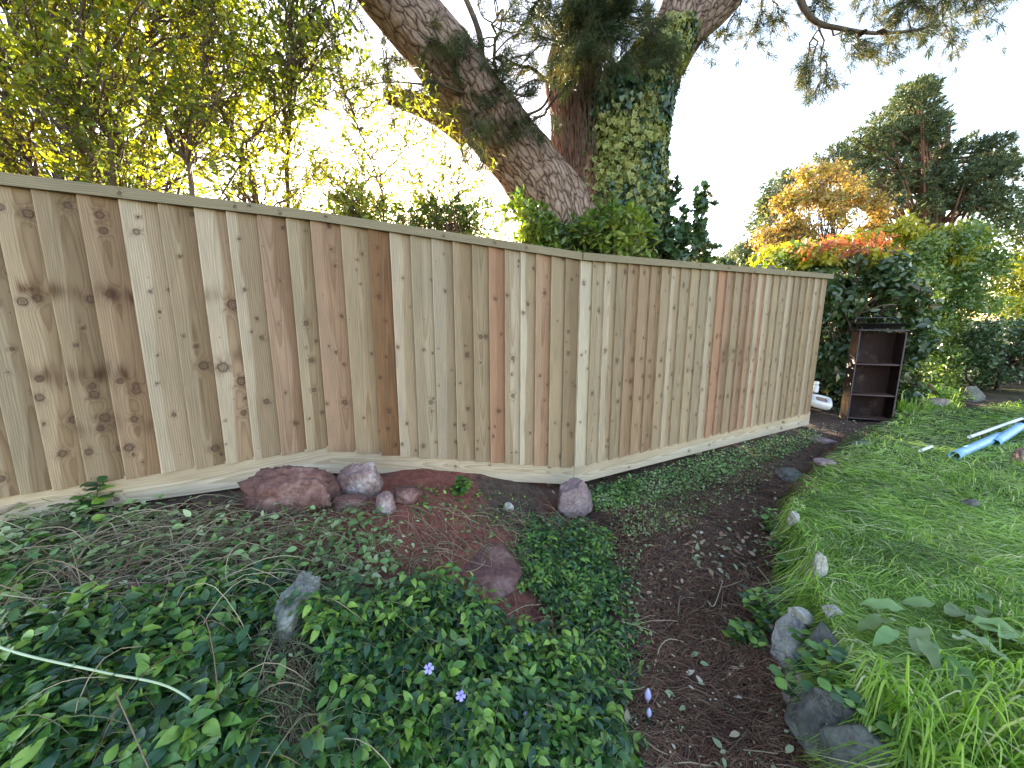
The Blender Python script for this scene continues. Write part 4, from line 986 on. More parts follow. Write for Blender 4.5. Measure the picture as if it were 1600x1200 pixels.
def box(acc, c, h, R_=None):
    """bevelled box, centre c, half sizes h"""
    bv = min(.0025, min(h) * .3); v = []; 
    h = A(h)
    for sx in (-1, 1):
        for sy in (-1, 1):
            for sz in (-1, 1):
                s = A([sx, sy, sz]); 
                for ax in range(3): p = s * (h - bv); p[ax] = s[ax] * h[ax]; v.append(p)
    v = A(v)
    def i(sx, sy, sz, ax): return (((sx > 0) * 2 + (sy > 0)) * 2 + (sz > 0)) * 3 + ax
    Q = []; T = []
    for ax in range(3):
        o1, o2 = (ax + 1) % 3, (ax + 2) % 3
        for s in (-1, 1):
            f = []
            for a, b in ((-1, -1), (1, -1), (1, 1), (-1, 1)):
                q = [0, 0, 0]; q[ax] = s; q[o1] = a; q[o2] = b; f.append(i(*q, ax))
            Q.append(f if s > 0 else f[::-1])
        for a in (-1, 1):
            for b in (-1, 1):
                q0 = [0, 0, 0]; q0[o1] = a; q0[o2] = b; qa = list(q0); qb = list(q0); qa[ax] = -1; qb[ax] = 1
                Q.append([i(*qa, o1), i(*qb, o1), i(*qb, o2), i(*qa, o2)])
    for sx in (-1, 1):
        for sy in (-1, 1):
            for sz in (-1, 1): T.append([i(sx, sy, sz, k) for k in range(3)])
    v = v + A(c)
    if R_ is not None: v = v @ A(R_).T
    acc.add(v, A(Q)); acc.add(v * 1, A(T))
def bookcase():
    FL = at_G(1320, 659); FR = at_G(1391, 658); e = norm(A([FR[0] - FL[0], FR[1] - FL[1], 0])); wd = np.linalg.norm((FR - FL)[:2])
    z0 = min(FL[2], FR[2]) - .01; e = A([math.cos(R(-20)), math.sin(R(-20)), 0]); FL = at_z(1322, 659, z0); lo, hi = .2, 1.5
    for _ in range(40):
        wd = (lo + hi) / 2
        if proj(FL + e * wd)[0] > 1394: hi = wd
        else: lo = wd
    FR = FL + e * wd; print('bookcase', wd, FL)
    ang = math.atan2(e[1], e[0]); ctr = (FL + FR) / 2; dp = .21
    root = thing("bookcase", "old dark brown open bookcase with three bays standing outdoors beside the bush", "bookcase", (ctr[0], ctr[1], z0)); root.rotation_euler = (0, 0, ang)
    # height from the picture
    p = A([ctr[0], ctr[1], z0]); lo, hi = .5, 2
    for _ in range(40):
        h = (lo + hi) / 2
        if proj(p + A([0, 0, h]))[1] > 516: lo = h
        else: hi = h
    H = h; t = .009
    def part(nm, c, hs, mat=M_LAM, sub=None):
        g = Acc(); box(g, c, hs); V = np.concatenate(g.V); o = mk(nm, V, [np.concatenate(g.F[k]) for k in sorted(g.F)], mat); o.parent = root; return o
    part("side_panel", (-wd / 2 + t, dp / 2, H / 2 - .01), (t, dp / 2, H / 2 - .01), M_LAMP)
    part("side_panel", (wd / 2 - t, dp / 2, H / 2 - .01), (t, dp / 2, H / 2 - .01), M_LAMP)
    part("top_panel", (0, dp / 2 - .003, H), (wd / 2 + .012, dp / 2 + .006, .0095), M_LAMP)
    part("back_panel", (0, dp - .006, H / 2 - .01), (wd / 2 - 2 * t - .001, .003, H / 2 - .02))
    def zpx(y):
        lo, hi = 0, H
        for _ in range(40):
            m_ = (lo + hi) / 2
            if proj(p + A([0, 0, m_]))[1] > y: lo = m_
            else: hi = m_
        return m_
    for y in (570, 618, 655): part("shelf", (0, dp / 2 - .006, zpx(y)), (wd / 2 - 2 * t - .0015, dp / 2 - .009, .0095), M_LAMP)
    return root, H, wd, dp, ang, ctr, z0
bc, BH, BW, BD, BA, BC, BZ = bookcase()
# fallen debris on a shelf is left; black tray with a handle on the top
def tray():
    e = A([math.cos(BA), math.sin(BA), 0]); f = A([-e[1], e[0], 0]); o = BC + f * (BD / 2) ; zt = BZ + BH + .0097
    root = thing("garden_basket", "black metal basket with a rail handle sitting on top of the bookcase", "basket", (o[0], o[1], zt)); root.rotation_euler = (0, 0, BA)
    # shell: tapered open box 
    def ringp(wx, wy, z): return [(-wx, -wy, z), (wx, -wy, z), (wx, wy, z), (-wx, wy, z)]
    rs = [ringp(.17, .07, .012), ringp(.235, .095, .075), ringp(.245, .105, .078), ringp(.228, .088, .070), ringp(.165, .065, .018)]
    V = [v for r_ in rs for v in r_]; Q = [[3, 2, 1, 0]]
    for k in range(4):
        for i in range(4): Q.append([k * 4 + i, k * 4 + (i + 1) % 4, (k + 1) * 4 + (i + 1) % 4, (k + 1) * 4 + i])
    Q.append([16, 17, 18, 19]); mk("bowl", V, A(Q), M_BLACK, root)
    P = spline([(-.225, .08, .07), (-.222, .08, .12), (-.19, .08, .142), (0, .08, .146), (.15, .08, .14), (.20, .08, .11), (.235, .08, .072)], 30)
    V, q = tubes(P[None], np.full((1, 30), .007), 8); mk("handle", V, q, M_BLACK, root, True)
    for s in (-1, 1):
        P = spline([(s * .22, -.05, .05), (s * .19, -.05, .02), (s * .20, -.05, .003)], 8); V, q = tubes(P[None], np.full((1, 8), .008), 6); mk("foot", V, q, M_BLACK, root, True)
tray()
def lathe(prof, sides=24):
    a = np.arange(sides) / sides * 2 * math.pi; pr = A(prof)
    V = np.stack([pr[:, 0:1] * np.cos(a), pr[:, 0:1] * np.sin(a), np.broadcast_to(pr[:, 1:2], (len(pr), sides))], -1).reshape(-1, 3)
    i = np.arange(len(pr) * sides).reshape(len(pr), sides)
    return V, np.stack([i[:-1], np.roll(i, -1, 1)[:-1], np.roll(i, -1, 1)[1:], i[1:]], -1).reshape(-1, 4)
def can():
    p = at_Y(1282, 624, 4.95)
    root = thing("jerry_can", "white plastic container lying on its side between fence end and bookcase", "container", (p[0], p[1], p[2] - .03))
    n = 24; a = np.arange(n) / n * 2 * math.pi; V = []
    for z, s in ((-.055, .8), (-.045, .94), (-.02, 1), (.02, 1), (.04, .93), (.05, .75), (.048, .55), (.035, .5)):
        for q in a:
            cx = math.copysign(abs(math.cos(q)) ** .45, math.cos(q)) * .125 * s; cy = math.copysign(abs(math.sin(q)) ** .45, math.sin(q)) * .10 * s; V.append((cx, cy, z))
    V = A(V); i = np.arange(8 * n).reshape(8, n); Q = np.stack([i[:-1], np.roll(i, -1, 1)[:-1], np.roll(i, -1, 1)[1:], i[1:]], -1).reshape(-1, 4)
    o = mk("body", V, [Q], M_WHITEP, root, True)
    caps = mk("panel", V[7 * n:8 * n], [A([list(range(n))])], plainmat("brown_stained_plastic", (.20, .15, .12), .7, .4, 14), root)
    mk("underside", V[:n], [A([list(range(n))[::-1]])], M_WHITEP, root)
    root.rotation_euler = (R(28), R(12), R(-25))
    p = at_Y(1274, 606, 4.93)
    r2 = thing("bottle", "small white plastic bottle with a cap leaning above the white container", "bottle", tuple(p - A([0, 0, .06])))
    V, q = lathe([(.0, 0), (.032, 0), (.035, .01), (.035, .08), (.024, .10), (.016, .108), (.0, .108)]); mk("body", V, q, M_WHITEP, r2, True)
    V, q = lathe([(.0, .107), (.026, .107), (.028, .112), (.028, .14), (.024, .145), (0, .145)]); mk("cap", V, q, M_WHITES, r2, True)
    r2.rotation_euler = (R(-10), R(12), 0)
can()
# blue pipes and white rods in the grass
def pipe(name, lab, cat, a, b, r, mat, grp=None, hollow=True):
    P = A([a + (b - a) * t for t in np.linspace(0, 1, 10)]); c = (a + b) / 2
    n = 20; rad = np.full((1, 10), r)
    V, q = tubes(P[None], rad, n)
    if hollow:
        V2, q2 = tubes(P[None], rad * .88, n); q2 = q2[:, ::-1] + len(V)
        rim = A([[i, i + n * 10, (i + 1) % n + n * 10, (i + 1) % n] for i in range(n)]); k = 9 * n
        rim2 = A([[k + i, k + (i + 1) % n, k + (i + 1) % n + n * 10, k + i + n * 10] for i in range(n)])
        V = np.concatenate([V, V2]); q = np.concatenate([q, q2, rim, rim2])
        Fs = [q]
    else: Fs = [q, A([list(range(n))]), A([list(range(9 * n, 10 * n))[::-1]])]
    o = mk(name, V, Fs, mat, None, True, loc=c); tag(o, lab, cat, grp); return o
def gp(px, py, dz=0): p = at_G(px, py); p[2] += dz; return p
pipe("plastic_pipe", "fat light blue plastic pipe half sunk in the long grass, the nearest one", "pipe", gp(1489, 722, .05), gp(1560, 690, .06), .038, M_BLUE, "blue pipes lying in the grass")
pipe("plastic_pipe", "light blue plastic pipe lying behind the nearest pipe, cut off by the grass", "pipe", gp(1552, 700, .045), gp(1592, 676, .07), .04, M_BLUE, "blue pipes lying in the grass")
pipe("plastic_pipe", "light blue pipe end farthest right at the edge of the lawn", "pipe", gp(1592, 668, .06), gp(1670, 650, .06), .045, M_BLUE, "blue pipes lying in the grass")
pipe("plastic_rod", "long thin white rod lying beyond the blue pipes", "rod", gp(1512, 697, .09), gp(1592, 670, .12), .016, M_WHITES, None, False)
pipe("plastic_rod", "short pale rod in the grass left of the blue pipes", "rod", gp(1436, 716, .07), gp(1453, 711, .08), .013, M_WHITES, None, False)

# ------------------------------------------------------------------ rocks
_ico = None
def ico():
    global _ico
    if _ico is None:
        import bmesh
        bm = bmesh.new(); bmesh.ops.create_icosphere(bm, subdivisions=5, radius=1)
        V = A([v.co[:] for v in bm.verts]); Fc = A([[v.index for v in f.verts] for f in bm.faces]); bm.free(); _ico = (V, Fc)
    return _ico
M_RMIX2 = rockmat("mossy_limestone", (.07, .075, .06), (.19, .20, .175), (.40, .41, .37), .4, 9)
M_RMIX = rockmat("weathered_limestone", (.08, .08, .085), (.22, .22, .22), (.50, .48, .42), .25)
def rock_v(size, seed, nplanes=14, cut=(.62, .98), rough=.09):
    r = np.random.default_rng(seed); D, Fc = ico(); pn = norm(r.normal(size=(nplanes, 3))); h = r.uniform(cut[0], cut[1], nplanes)
    pn = np.concatenate([pn, norm(A([[1, 0, 0], [-1, 0, 0], [0, 1, 0], [0, -1, 0], [0, 0, 1], [0, 0, -1]]) + r.normal(size=(6, 3)) * .22)]); h = np.concatenate([h, r.uniform(.68, .86, 6)])
    dt = D @ pn.T; rr = np.where(dt > .05, h / np.maximum(dt, .05), 9); rad = np.minimum(-np.log(np.exp(-rr * 55).sum(1) + np.exp(-55 * 1.15)) / 55, 1.15)
    rad = rad * (1 + rough * fbm(D[:, 0] * 2.5 + seed, D[:, 1] * 2.5, D[:, 2] * 2.5, seed, 5) + rough * .5 * fbm(D[:, 0] * 9, D[:, 1] * 9, D[:, 2] * 9 + seed, seed, 3))
    return D * rad[:, None] * A(size), Fc
def rot(rx, ry, rz):
    from mathutils import Euler
    return A(Euler((rx, ry, rz)).to_matrix())
def rock(name, lab, px, py, wpx, hpx, dpt, mat, seed, group=None, sink=.25, rz=0, tilt=0, Y=None, rough=.12, cut=(.62, .98), npl=14, parent=None):
    """px,py: middle of the rock's foot in the picture; w,h in px; dpt depth in m"""
    p = at_G(px, py) if Y is None else at_Y(px, py, Y)
    dep = (p[1] * CT - (p[2] - CZ) * ST); sx = wpx / F * dep / 2; sz = hpx / F * dep / 2
    V, Fc = rock_v((sx * 1.12, dpt / 2 * 1.12, sz * 1.15 * (1 + sink * .5)), seed, npl, cut, rough); V = V @ rot(0, tilt, rz).T
    c = A([p[0], p[1] + dpt * .3, p[2] + sz * (1 - sink)])
    if parent is not None:
        return child(mk(name, V + c, Fc, mat, smooth=True), parent)
    o = mk(name, V, Fc, mat, smooth=True); o.location = c
    return tag(o, lab, "rock", group)
rock("rock", "largest dark red rock resting against the foot of the fence", 448, 800, 130, 76, .2, M_RRED, 6, rz=R(8), tilt=R(-8), rough=.26)
rock("rock", "red wedge of rock touching the right side of the largest red rock", 502, 783, 52, 44, .14, M_RRED, 8, rz=R(20), tilt=R(35))
rock("rock", "white and pink faced rock under the joint in the fence's bottom board", 562, 780, 74, 54, .16, M_RPINK, 12, rz=R(-10))
rock("rock", "small triangular pink rock below the white faced rock", 600, 803, 34, 36, .08, M_RPINK, 15)
rock("rock", "small dark red rock half buried between the largest rock and the triangular one", 545, 797, 60, 22, .1, M_RRED, 18)
rock("rock", "red stone under the fence board, right of the white faced rock", 632, 786, 46, 24, .12, M_RRED, 22)
rock("rock", "mauve grey rock under the corner of the fence", 900, 806, 66, 56, .18, M_RPURP, 27, rz=R(15))
rock("flat_rock", "long flat red slab bedded in the bank left of the path", 772, 935, 96, 20, .44, M_RRED, 33, rz=R(-30), tilt=R(12), sink=.7, rough=.04)
rock("boulder", "pale grey limestone boulder poking out of the leaves at lower left", 440, 1004, 70, 76, .3, M_RMIX2, 43, sink=.7, rough=.22)
rock("rock", "small pale pink broken stone in the dead stalks at left", 178, 948, 26, 30, .05, M_RPINK, 41)
rock("rock", "small red stone beside the broken pink stone at left", 200, 945, 34, 34, .08, M_RRED, 44)
rock("flat_rock", "grey layered flat stone beside the path at the lawn's edge", 1240, 752, 42, 18, .16, M_RGREY, 48, rz=R(-25), sink=.4)
rock("flat_rock", "flat reddish stone set in the path near the bookcase", 1290, 692, 44, 6, .22, M_RPURP, 52, sink=.7)
rock("flat_rock", "flat grey stone in the path between the layered stone and the lawn", 1352, 698, 34, 7, .14, M_RGREY, 55, sink=.6)
rock("flat_rock", "small flat grey stone at the lawn's edge right of the layered stone", 1292, 727, 30, 7, .12, M_RPURP, 58, sink=.6)
rock("rock", "brown stone in the gap behind the lawn, left of the dark rounded shrub", 1465, 637, 46, 16, .2, M_RPURP, 61, sink=.5)
rock("rock", "upright grey stone at the foot of the dark rounded shrub", 1523, 628, 30, 26, .12, M_RGREY, 64, sink=.4)
rock("rock", "pinkish stone at the right edge of the picture in the grass", 1600, 732, 22, 34, .12, M_RPINK, 67, sink=.3)
rock("rock", "pale pebble in the short stalks under the middle fence board", 795, 800, 16, 16, .04, M_RPALE, 70)
rock("rock", "white stone poking out of the grass above the small stone wall", 1281, 905, 22, 40, .05, M_RPALE, 73, sink=.3)
rock("rock", "small pale stone at the lawn's edge near the path bend", 1243, 822, 14, 24, .05, M_RPALE, 76)
rock("rock", "white stone lying on top of the small stone wall", 1305, 968, 30, 18, .06, M_RPALE, 79)
rock("flat_rock", "flat grey stone showing through the mown grass at right", 1522, 794, 26, 14, .06, M_RGREY, 82, sink=.4)
wb = at_G(1240, 1050)
wall = thing("stone_wall", "low dry stone wall holding up the lawn beside the path at lower right", "wall", tuple(wb))
for (px, py, w_, h_, d_, mt, sd, rz, tl) in ((1232, 945, 36, 22, .10, M_RGREY, 101, 10, 0), (1230, 962, 42, 22, .12, M_RGREY, 104, -15, 5), (1268, 990, 66, 26, .12, M_RPALE, 107, 20, 35), (1252, 1008, 66, 16, .12, M_RPURP, 109, 0, 38),
                                        (1244, 1050, 46, 74, .14, M_RMIX, 112, 15, 20), (1292, 1045, 30, 56, .12, M_RGREY, 116, 0, 12), (1262, 1075, 44, 60, .12, M_RGREY, 118, 0, 20), 
                                        (1318, 1205, 100, 110, .24, M_RGREY, 126, -20, 25), (1262, 1130, 46, 60, .12, M_RPURP, 128, 10, 25),
                                        (1370, 1255, 110, 90, .2, M_RGREY, 138, 0, 10), (1295, 1100, 44, 50, .1, M_RPURP, 141, 0, 10)):
    rock("stone", None, px, py, w_, h_, d_, mt, sd, rz=R(rz), tilt=R(tl), parent=wall, sink=.2, rough=.08)

# ------------------------------------------------------------------ ground cover
def sample_ground(n, poly, fall=None, zmax=None):
    """points on the ground inside a picture polygon, even in the picture"""
    P = A(poly, float); out = []
    x0, x1, y0, y1 = P[:, 0].min(), P[:, 0].max(), P[:, 1].min(), P[:, 1].max(); got = 0
    while got < n:
        x = rng.uniform(x0, x1, 4000); y = rng.uniform(y0, y1, 4000); ok = inpoly(x, y, poly)
        if fall is not None: ok &= rng.random(4000) < fall(x, y)
        if not ok.any(): continue
        q = fastG(x[ok], y[ok]); out.append(q); got += len(q)
    return np.concatenate(out)[:n]
def fastG(px, py):
    d = ray(px, py); t = np.full(len(px), .4); 
    # bracket, then refine
    ts = np.geomspace(.5, 25, 90); P = CAM + d[:, None] * ts[None, :, None]
    below = P[..., 2] < G(P[..., 0], P[..., 1], False); i = np.clip(np.argmax(below, 1), 1, 89)
    lo, hi = ts[i - 1], ts[i]
    for _ in range(12):
        m = (lo + hi) / 2; Q = CAM + d * m[:, None]; b = Q[:, 2] < G(Q[:, 0], Q[:, 1]); hi = np.where(b, m, hi); lo = np.where(b, lo, m)
    Q = CAM + d * hi[:, None]; Q[:, 2] = G(Q[:, 0], Q[:, 1]); return Q
def stuff(name, V, Fc, mat, rn, lab, cat):
    o = mk(name, V, Fc, mat, attrs={"rnd": ('FACE', 'FLOAT', rn)}); return tag(o, lab, cat, kind="stuff")
def fence_ok(p):
    """keep only points on the garden side of the fence"""
    ok = np.ones(len(p), bool)
    for a, b in ((P0, P1), (P1, P2), (P2, P3)):
        e = norm((b - a)[:2]); nn = A([e[1], -e[0]]); s = (p[:, :2] - a[:2]) @ nn; t = (p[:, :2] - a[:2]) @ e / np.linalg.norm((b - a)[:2])
        ok &= ~((s < .03) & (t > -.2) & (t < 1.01))
    return ok
# periwinkle: trailing stems with paired leaves
VPOLY = [([(430, 1070), (480, 985), (560, 965), (640, 955), (700, 935), (800, 965), (880, 990), (915, 1040), (950, 1110), (965, 1260), (520, 1260), (470, 1180)], 560, .043, .15),
         ([(-20, 1260), (-20, 1010), (60, 985), (150, 960), (250, 975), (330, 1000), (400, 1060), (415, 1150), (400, 1260)], 400, .053, .12),
         ([(-20, 860), (60, 850), (135, 890), (150, 960), (60, 990), (-20, 1000)], 110, .055, .10),
         ([(830, 830), (930, 835), (960, 900), (935, 990), (860, 970), (820, 900)], 150, .036, .08),
         ([(270, 900), (480, 930), (440, 1010), (320, 990)], 60, .05, .08), ([(130, 780), (240, 780), (250, 850), (120, 850)], 40, .05, .10),
         ([(420, 1160), (520, 1160), (540, 1260), (400, 1260)], 30, .05, .08), ([(940, 1000), (990, 980), (985, 1060), (950, 1080)], 22, .03, .04)]
STRAW = [(395, 1005), (480, 1000), (505, 1060), (500, 1120), (570, 1215), (430, 1215), (405, 1110)]
L_VIN = leaf_tpl(6, .52, .36, .30, .4, .02)
def periwinkle():
    LP = []; LD = []; LN = []; LS = []; LR = []; ST_ = []
    for poly, ns, size, hmax in VPOLY:
        b = sample_ground(int(ns * 1.9), poly); b = b[fence_ok(b)]
        qx, qy = proj(b)
        b = b[(fbm(b[:, 0] * 2.6, b[:, 1] * 2.6, 0, 91, 3) + .25 * rng.random(len(b)) > (-.06 if size < .05 else .03)) & ~inpoly(qx, qy, STRAW)]
        for k in range(len(b)):
            a = rng.uniform(0, 2 * math.pi); L = rng.uniform(.12, .34); K = 9; p = b[k].copy(); h0 = rng.random() * hmax
            tone = rng.random(); path = []
            for j in range(K):
                t = j / (K - 1); x = p[0] + math.cos(a) * L * (t - .5); y = p[1] + math.sin(a) * L * (t - .5); a += rng.normal() * .12
                z = G(x, y) + .012 + h0 * (.45 + .55 * math.sin(math.pi * min(1, t * 1.1 + .1)))
                path.append((x, y, float(z)))
            path = A(path); ST_.append(path); td = norm(np.gradient(path, axis=0))
            for j in range(1, K):
                for s in (-1, 1):
                    side = np.cross(td[j], [0, 0, 1]); d = td[j] * .5 + side * s + rng.normal(size=3) * .3 + A([0, 0, .15])
                    LP.append(path[j]); LD.append(d); LN.append(A([0, 0, 1.]) + rng.normal(size=3) * .42); LS.append(size * rng.uniform(.6, 1.12)); LR.append(np.clip(tone + rng.normal() * .12 + (.25 if j > K - 3 else 0), 0, 1))
    LP, LD, LN, LS, LR = map(A, (LP, LD, LN, LS, LR)); print("vinca", len(LP))
    gq = np.stack([LP[:, 0], LP[:, 1], G(LP[:, 0], LP[:, 1])], 1); qx, qy = proj(gq); ok = fence_ok(LP) & ~(inpoly(qx, qy, STRAW) & (rng.random(len(LP)) < .93)); LP, LD, LN, LS, LR = LP[ok], LD[ok], LN[ok], LS[ok], LR[ok]
    V, Fc = scatter(L_VIN[0], L_VIN[1], LP, frames(LD, LN), LS); n1 = len(V)
    o = mk("periwinkle_ground_cover", V, Fc, M_VINCA, smooth=True, attrs={"rnd": ('FACE', 'FLOAT', np.repeat(LR, len(L_VIN[1])))})
    tag(o, "dark green periwinkle leaves carpeting the bank in the foreground", "ground cover", kind="stuff")
    S = A(ST_); V, q = tubes(S, np.full(S.shape[:2], .0014), 4)
    stuff("periwinkle_stems", V, q, leafmat("green_stem", [(.08, .13, .05), (.14, .15, .07)], .1), rng.random(len(q)), "thin trailing stems under the periwinkle leaves", "stems")
periwinkle()
# chopped leaf bits and clover-like weeds
def flat_leaves(name, lab, polys, mat, tpl, lift=.03, tilt=.35, bias=0, cat="leaves"):
    PP = []; SS = []
    for poly, n, s0, s1 in polys:
        p = sample_ground(n, poly); p = p[fence_ok(p)]; PP.append(p); SS.append(rng.uniform(s0, s1, len(p)))
    p = np.concatenate(PP); s = np.concatenate(SS); N = len(p); p[:, 2] += .003 + rng.random(N) ** 2 * lift
    d = rdir(N) * A([1, 1, .25]); V, Fc = scatter(tpl[0], tpl[1], p, frames(d, norm(A([0, 0, 1.]) + rng.normal(size=(N, 3)) * tilt)), s)
    rn = np.clip(.5 + .5 * fbm(p[:, 0] * 4, p[:, 1] * 4, 0, 55, 2) + rng.normal(size=N) * .25 + bias, 0, 1)
    return stuff(name, V, Fc, mat, np.repeat(rn, len(tpl[1])), lab, cat)
STRAW_ = STRAW
BANK = [(-20, 800), (200, 790), (380, 780), (520, 790), (640, 790), (860, 790), (960, 830), (1000, 1000), (960, 1260), (-20, 1260)]
flat_leaves("wilted_leaves", "wilted torn leaves strewn over the red soil bank", [(BANK, 1500, .012, .04), ([(0, 800), (600, 800), (640, 920), (0, 980)], 1500, .022, .05), ([(780, 820), (1000, 820), (1010, 1000), (860, 1000)], 900, .01, .03)], M_WILT, L_VIN, .05, .6)
flat_leaves("torn_leaves", "pale green torn leaves scattered over the stalks at the left of the bank", [([(-20, 800), (420, 800), (620, 830), (640, 930), (300, 960), (-20, 1000)], 1500, .02, .05), ([(0, 790), (260, 790), (260, 900), (0, 900)], 350, .03, .06), (STRAW_, 160, .015, .035)], M_WILT, L_MED, .09, .6, bias=.15)
flat_leaves("small_weeds", "small pale weeds growing along the foot of the right-hand fence run", [([(915, 770), (1110, 712), (1265, 672), (1290, 690), (1180, 730), (1060, 775), (960, 800), (930, 800)], 5200, .010, .026), ([(945, 800), (1150, 740), (1250, 705), (1200, 760), (1000, 850)], 1300, .008, .018), ([(1405, 590), (1500, 585), (1490, 640), (1410, 640)], 2600, .02, .05)], M_WILT, L_ROUND, .07, .6, cat="weeds")
flat_leaves("green_weeds", "mixed low green weeds at the bank's edge and beside the wall", [([(840, 810), (930, 820), (985, 960), (960, 1100), (900, 1010)], 1900, .014, .034), ([(900, 760), (1000, 745), (990, 790), (930, 800)], 900, .02, .04), ([(640, 760), (830, 775), (840, 830), (640, 810)], 350, .015, .03)], M_VINCA, L_MED, .05, .6, cat="weeds")
PATH = [(930, 800), (1130, 735), (1300, 680), (1390, 665), (1250, 770), (1215, 860), (1225, 960), (1250, 1100), (1320, 1260), (950, 1260), (990, 1040), (950, 900)]
flat_leaves("leaf_litter", "dry tan and green fallen leaves scattered on the dirt path", [(PATH, 420, .02, .045), ([(1050, 800), (1220, 830), (1210, 900), (1080, 900)], 120, .03, .05), (PATH, 900, .006, .014), ([(1270, 660), (1400, 660), (1330, 690), (1250, 690)], 160, .012, .03)], M_LITTER, L_MED, .04, .3)
# fallen needles, stalks and twigs: curved thin tubes lying on the ground
def strands(name, lab, polys, mat, cat, K=4, sides=3, arch=.02):
    PP = []; LL = []; RR = []
    for poly, n, l0, l1, r_ in polys:
        p = sample_ground(n, poly); p = p[fence_ok(p)]; PP.append(p); LL.append(rng.uniform(l0, l1, len(p))); RR.append(np.full(len(p), r_))
    p = np.concatenate(PP); L = np.concatenate(LL); r_ = np.concatenate(RR); N = len(p)
    a = rng.uniform(0, 2 * math.pi, N) ; a = np.where(rng.random(N) < .45, .5 * rng.normal(size=N) + 2.2 * fbm(p[:, 0] * 2, p[:, 1] * 2, 0, 66, 2), a); bend = rng.normal(size=N) * .9
    t = np.linspace(-.5, .5, K); ang = a[:, None] + bend[:, None] * t[None]
    x = p[:, 0:1] + np.cumsum(np.cos(ang), 1) * (L / K)[:, None]; y = p[:, 1:2] + np.cumsum(np.sin(ang), 1) * (L / K)[:, None]
    P = np.stack([x, y, np.zeros_like(x)], -1); bad = ~fence_ok(P.reshape(-1, 3)).reshape(N, K).all(1)
    z = G(x, y) + .003 + (rng.random(N) ** 2 * arch)[:, None] + (rng.random(N) * arch * L / .2)[:, None] * (1 - (2 * t[None]) ** 2) + (rng.normal(size=N) * .12 * L)[:, None].clip(-.02, .02) * t[None]
    P[..., 2] = z; P = P[~bad]; r_ = r_[~bad]; V, q = tubes(P, np.broadcast_to(r_[:, None], P.shape[:2]), sides)
    rn = np.repeat(rng.random(len(P)), q.shape[0] // len(P)); return stuff(name, V, q, mat, rn, lab, cat)
strands("pine_needle_litter", "brown fallen pine needles covering the dirt path", [(PATH, 12000, .05, .13, .0014), ([(950, 950), (1230, 950), (1330, 1260), (950, 1260)], 3500, .06, .14, .0011), (BANK, 4000, .04, .11, .0011)], M_PNEED, "pine needles", arch=.02)
strands("dry_stalks", "tangle of dry pale stalks strewn over the bank", [(BANK, 800, .08, .30, .0016), ([(-20, 830), (300, 830), (330, 960), (-20, 960)], 420, .15, .5, .002), (STRAW, 1500, .08, .22, .0014), ([(-20, 830), (420, 830), (440, 1000), (-20, 1010)], 500, .12, .4, .0016), ([(780, 810), (900, 810), (930, 870), (830, 900)], 500, .06, .16, .0013), ([(380, 790), (800, 790), (800, 880), (350, 880)], 450, .06, .22, .0012)], M_DRY, "stalks", K=7, sides=4, arch=.045)
strands("upper_stalks", "long pale stalks lying across the top of the periwinkle leaves", [([(-20, 860), (400, 860), (520, 1000), (560, 1260), (-20, 1260)], 90, .12, .4, .0014), ([(400, 940), (940, 960), (960, 1260), (500, 1260)], 50, .12, .3, .0013)], M_DRY, "stalks", K=9, sides=4, arch=.10)
strands("twigs", "few bent twigs lying on the dirt path", [(PATH, 60, .08, .25, .0022)], M_DRY, "twigs", K=7, sides=5, arch=.03)
# cut blades beside the bank
# heavier individual stems
def stem(name, lab, pts, r0, r1, mat, lift=.03, cat="stem", group=None):
    P = [];
    for (x, y, dz) in pts: q = at_G(x, y); q[2] += dz + .01; P.append(q)
    P = spline(P, 40); V, q = tubes(P[None], np.linspace(r0, r1, 40)[None], 7); o = mk(name, V, q, mat, smooth=True, loc=P[0]); return tag(o, lab, cat, group)
M_PALESTEM = plainmat("pale_green_stem", (.42, .50, .32), .5, .15, 8); M_PALEB = plainmat("tan_dead_stem", (.30, .24, .17), .8, .3, 14)
stem("long_stem", "long pale green stem arching across the leaves at the lower left corner", [(-10, 1065, .12), (60, 1095, .13), (180, 1128, .14), (280, 1147, .13), (345, 1175, .07), (368, 1200, .0)], .0035, .0022, M_PALESTEM)
GS = "dead vine stems lying at the left end of the bank"
stem("dead_stem", "thick dead branch lying against the fence's bottom board at far left", [(-10, 832, .06), (40, 812, .08), (70, 790, .10), (95, 770, .12)], .010, .006, M_PALEB, group=GS)
stem("dead_stem", "dead vine looping from the soil up past the wilted leaves at left", [(75, 930, .02), (120, 905, .05), (150, 862, .07), (178, 846, .08), (190, 866, .04)], .005, .003, M_PALEB, group=GS)
stem("dead_stem", "forked tan stem lying level below the looping dead vine", [(55, 903, .03), (110, 908, .05), (118, 950, .03), (122, 975, .0)], .0035, .002, M_PALEB, group=GS)
stem("dead_stem", "broken pale stem tip standing among leaves above the long green stem", [(230, 1012, .10), (243, 1025, .10), (228, 1052, .05), (210, 1078, .03)], .005, .002, M_PALEB, group=GS)
stem("dead_stem", "tan stem running along under the fence from the far left", [(-10, 880, .03), (60, 868, .05), (150, 845, .06), (195, 818, .05)], .005, .003, M_PALEB, group=GS)
stem("dead_stem", "bent tan stalk on the path right of the pine cone", [(955, 1005, .02), (975, 1025, .03), (984, 1055, .02), (986, 1085, .0)], .003, .002, M_PALEB)
stem("dead_stem", "hooked twig lying in the middle of the path", [(1105, 945, .01), (1115, 955, .02), (1128, 920, .03)], .003, .002, M_PALEB)

